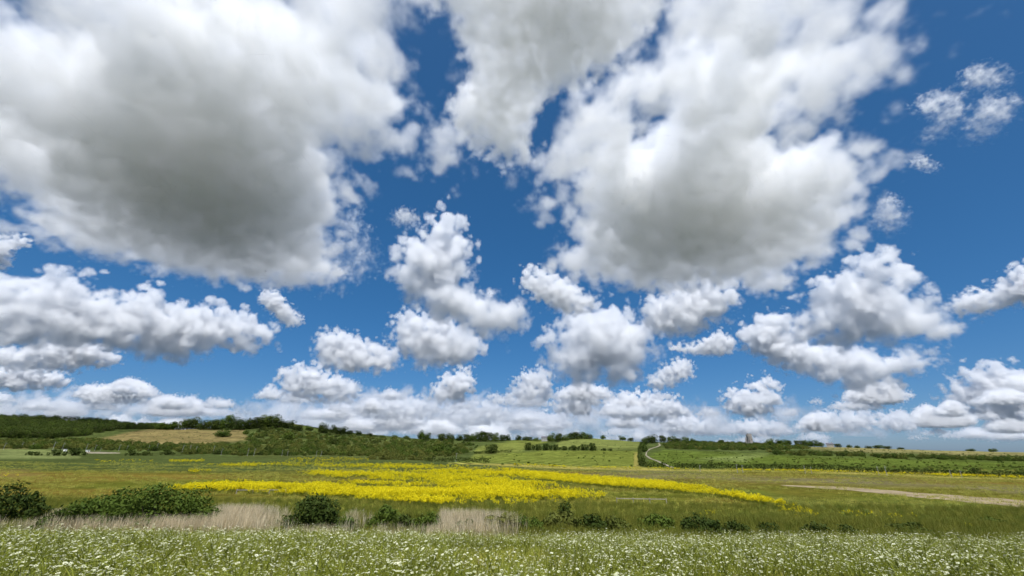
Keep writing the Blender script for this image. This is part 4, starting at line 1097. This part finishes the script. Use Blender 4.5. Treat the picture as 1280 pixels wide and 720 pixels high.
p = hit([(938, 555)])[0]; S = px_metre(p)
tw = empty_at('castle_tower', p, face(p), 'ruined round stone tower with broken battlements on the skyline', 'tower')
W, H = 6.6 * S, 13.0 * S
def ruin_wall(r0, r1, h, nseg, courses, cut, seed):
    """Curved thick wall whose top is broken away; stones stand slightly proud of one another."""
    r = random.Random(seed); s = Shape(); ang = [2 * math.pi * k / nseg for k in range(nseg)]
    tops = [h * cut(a) * r.uniform(.95, 1.04) for a in ang]
    for k in range(nseg):
        a0, a1 = ang[k], ang[k] + 2 * math.pi / nseg
        if tops[k] < .5: continue
        nc = max(1, int(courses * tops[k] / h))
        for c in range(nc):
            z0, z1 = tops[k] * c / nc - (1.5 if c == 0 else 0), tops[k] * (c + 1) / nc
            j = r.uniform(-.12, .12); bt = 1.02 - .02 * c / nc
            V = [(math.cos(a) * q, math.sin(a) * q, z) for z in (z0, z1) for a in (a0, a1) for q in (r0, r1 * bt + j)]
            s.add(V, [(0, 1, 3, 2), (4, 6, 7, 5), (0, 4, 5, 1), (2, 3, 7, 6), (0, 2, 6, 4), (1, 5, 7, 3)])
    return s
cutf = lambda a: (1.0 if math.cos(a) > -.8 else .88) * (.95 + .05 * math.cos(7 * a))
ruin_wall(W * .30, W * .5, H, 22, 9, cutf, 1).build('wall', M['stone'], tw)
sl = Shape()
for a, z, h_ in ((-1.9, .62, .14), (-1.25, .62, .14), (-1.55, .33, .12), (-.8, .42, .12), (-2.4, .40, .12)):
    s_ = Shape(); s_.box((math.cos(a) * W * .507, math.sin(a) * W * .507, H * z), (W * .09, W * .10, H * h_), 0, a + math.pi / 2)
    s_.build('window_opening', M['stone_dark'], tw)
s_ = Shape(); s_.box((-W * .60, 0, H * .25), (W * .24, W * .5, H * .56)); s_.box((-W * .62, 0, H * .59), (W * .12, W * .4, H * .12)); s_.box((-W * .78, .2, H * .1), (W * .14, W * .4, H * .3))
s_.build('wall_stump', M['stone'], tw)

def house(u, v, wpx, hpx, label, wall, roof, chim=True):
    p = hit([(u, v)])[0]; s = px_metre(p); w, h = wpx * s, hpx * s; d = w * .6
    o = empty_at('house', p, face(p), label, 'house')
    b = Shape(); b.box((0, 0, h * .25), (w, d, h * .9))
    b.build('wall', M[wall], o)
    r = Shape(); e = .06 * w; z = h * .702
    V = [(-w / 2 - e, -d / 2 - e, z), (w / 2 + e, -d / 2 - e, z), (w / 2 + e, d / 2 + e, z), (-w / 2 - e, d / 2 + e, z), (-w / 2 - e, 0, h), (w / 2 + e, 0, h)]
    r.add(V, [(0, 1, 5, 4), (2, 3, 4, 5), (0, 4, 3), (1, 2, 5), (0, 3, 2, 1)])
    ro = r.build('roof', M[roof], o)
    if chim:
        c = Shape(); c.box((w * .3, 0, h * 1.02), (w * .09, w * .09, h * .3)); c.build('chimney', M['brick'], ro)
    for fx in (-.3, 0, .3):
        f = Shape(); f.box((fx * w, -d / 2 - .03, h * .42), (w * .13, .14, h * .26)); fo = f.build('window', M['white'], o)
        g = Shape(); g.box((fx * w, -d / 2 - .075, h * .42), (w * .10, .08, h * .21)); g.build('pane', M['glass'], fo)
    return o
house(681, 551.5, 8, 6, 'pale house with a grey roof among the skyline trees', 'post', 'tile')
house(1038, 558.5, 7, 5, 'pale house on the skyline well right of the tower', 'brick', 'tile')
house(83, 530, 9, 6, 'long pale house half hidden in the left woods', 'brick', 'tile')
house(95, 529.5, 6, 5, 'smaller pale house right of the long one in the woods', 'brick', 'tile', False)

def mast(u, v0, v1, label, group, arm=True):
    p = hit([(u, v0)])[0]; s = px_metre(p); h = max((v0 - v1) * s * 1.02, 1.5)
    o = empty_at('line_mast' if arm else 'fence_post', p, face(p), label, 'mast' if arm else 'post', group)
    k = .010 * h + .03
    t = Shape(); t.tube([(0, 0, -.4), (0, 0, h * .5), (0, 0, h)], [k * 1.25, k * 1.05, k * .85], 8)
    t.box((0, 0, .12), (k * 4, k * 4, .3)); t.build('post', M['post'], o, smooth=False)
    if arm:
        a = Shape(); a.tube([(k * .9, 0, h * .93), (h * .2, 0, h * .90)], [k * .28, k * .22], 5); a.tube([(k * .9, 0, h * .78), (h * .2, 0, h * .885)], [k * .2, k * .2], 5)
        a.build('bracket', M['post'], o)
        c = Shape(); c.tube([(h * .2, 0, h * .86), (h * .2, 0, h * .94)], [k * .45, k * .35], 6); c.build('insulator', M['stone_dark'], o)
    return o
LEFT = [(4, 562, 554), (26, 560.5, 553), (39, 561, 554), (65, 564, 553), (77, 563, 554), (107, 563, 555), (118, 563.5, 556.5), (125, 564.5, 560), (148, 563.5, 556), (158, 563, 557), (185, 563.5, 557), (195, 563.5, 554.5), (227, 567, 557), (236, 567, 557), (244, 566.5, 558.5), (266, 567, 558), (276, 569, 561), (309, 570, 561), (317, 570, 561), (352, 570, 563)]
for i, (u, a, b) in enumerate(LEFT):
    mast(u, a, b, 'grey mast, %s from the left along the railway line' % ORD[i], 'masts along the railway line')
for i, (u, a, b) in enumerate([(359, 570, 563.5), (395, 570.5, 564), (401, 570.5, 564), (570, 577, 567), (875.5, 589.5, 582), (922, 591, 581), (929, 591, 582), (1007, 592, 583), (1015, 592, 584), (1099, 594, 584), (1109, 594.5, 583.5), (1190, 597, 588), (1203, 597.5, 589)]):
    mast(u, a, b, 'pale post, %s from the left along the hill foot right of the masts' % ORD[i], 'posts along the hill foot')

for u, v, w, h, lab in ((81, 564, 3.2, 2.6, 'white hut nearest the left edge beside the railway line'), (109.5, 564.5, 4, 2, 'low white hut right of the first one beside the railway')):
    p = hit([(u, v)])[0]; s = px_metre(p); o = empty_at('hut', p, face(p), lab, 'hut')
    b = Shape(); b.box((0, 0, h * s * .4), (w * s, w * s * .6, h * s * 1.0)); b.build('wall', M['white'], o)
    r = Shape(); r.box((0, 0, h * s * .93), (w * s * 1.12, w * s * .72, h * s * .1)); r.build('roof', M['post'], o)
    d = Shape(); d.box((w * s * .2, -w * s * .305, h * s * .42), (w * s * .22, .08, h * s * .7)); d.build('door', M['tile'], o)
ribbon('ballast_strip', [(108, 565), (130, 565.2), (150, 566)], [(108, 567), (130, 567.3), (150, 567)], M['chalk'], .1)

def rail(u0, v0, u1, v1, label):
    a, b = on_marsh([(u0, v0)], .55)[0], on_marsh([(u1, v1)], .55)[0]
    o = empty_at('timber_rail', a, 0, label, 'fence'); d = Vector(b - a); d.z = 0; L = d.length; rz = math.atan2(d.y, d.x); o.rotation_euler.z = rz
    n = max(3, int(L / 4)); s = Shape(); s.box((L / 2, 0, .55), (L, .06, .10)); s.build('rail', M['timber'], o)
    pm = None
    for k in range(n + 1):
        if pm is None:
            t = Shape(); t.box((0, 0, .22), (.12, .12, .9)); q = t.build('post', M['timber'], o); pm = q.data
        else:
            q = bpy.data.objects.new('post', pm); col.objects.link(q); q.parent = o
        q.location = (L * k / n, .11, 0)
rail(296, 612.6, 357, 612.3, 'low pale timber rail at the near edge of the rape, left')
rail(771, 623.2, 833, 624.2, 'low pale timber rail in the brown grass, right of the rape')

def bird(u, v, dist, label, rz):
    r = ray(u, v); p = EYE + r * (dist / math.hypot(r[0], r[1]))
    s = Shape(); s.tube([(0, -.22, 0), (0, -.1, .01), (0, .05, .01), (0, .18, 0), (0, .27, .01)], [.02, .06, .065, .04, .008], 6)
    s.add([(0, -.2, 0), (-.06, -.36, 0), (.06, -.36, 0)], [(0, 1, 2)])
    for q in (-1, 1):
        s.add([(0, .1, .03), (q * .25, .14, .12), (q * .55, .0, .06), (q * .25, -.06, .11), (0, -.1, .03)], [(0, 1, 3, 4), (1, 2, 3)])
    o = s.build('bird', M['plume']); o.location = p; o.rotation_euler.z = rz; o.scale = (1.6, 1.6, 1.6)
    tag(o, label, 'bird', None)
bird(181, 344, 220, 'small dark bird flying left of the other under the vast cloud', 1.0)
bird(332, 339, 240, 'small dark bird flying right of the other under the vast cloud', 2.2)
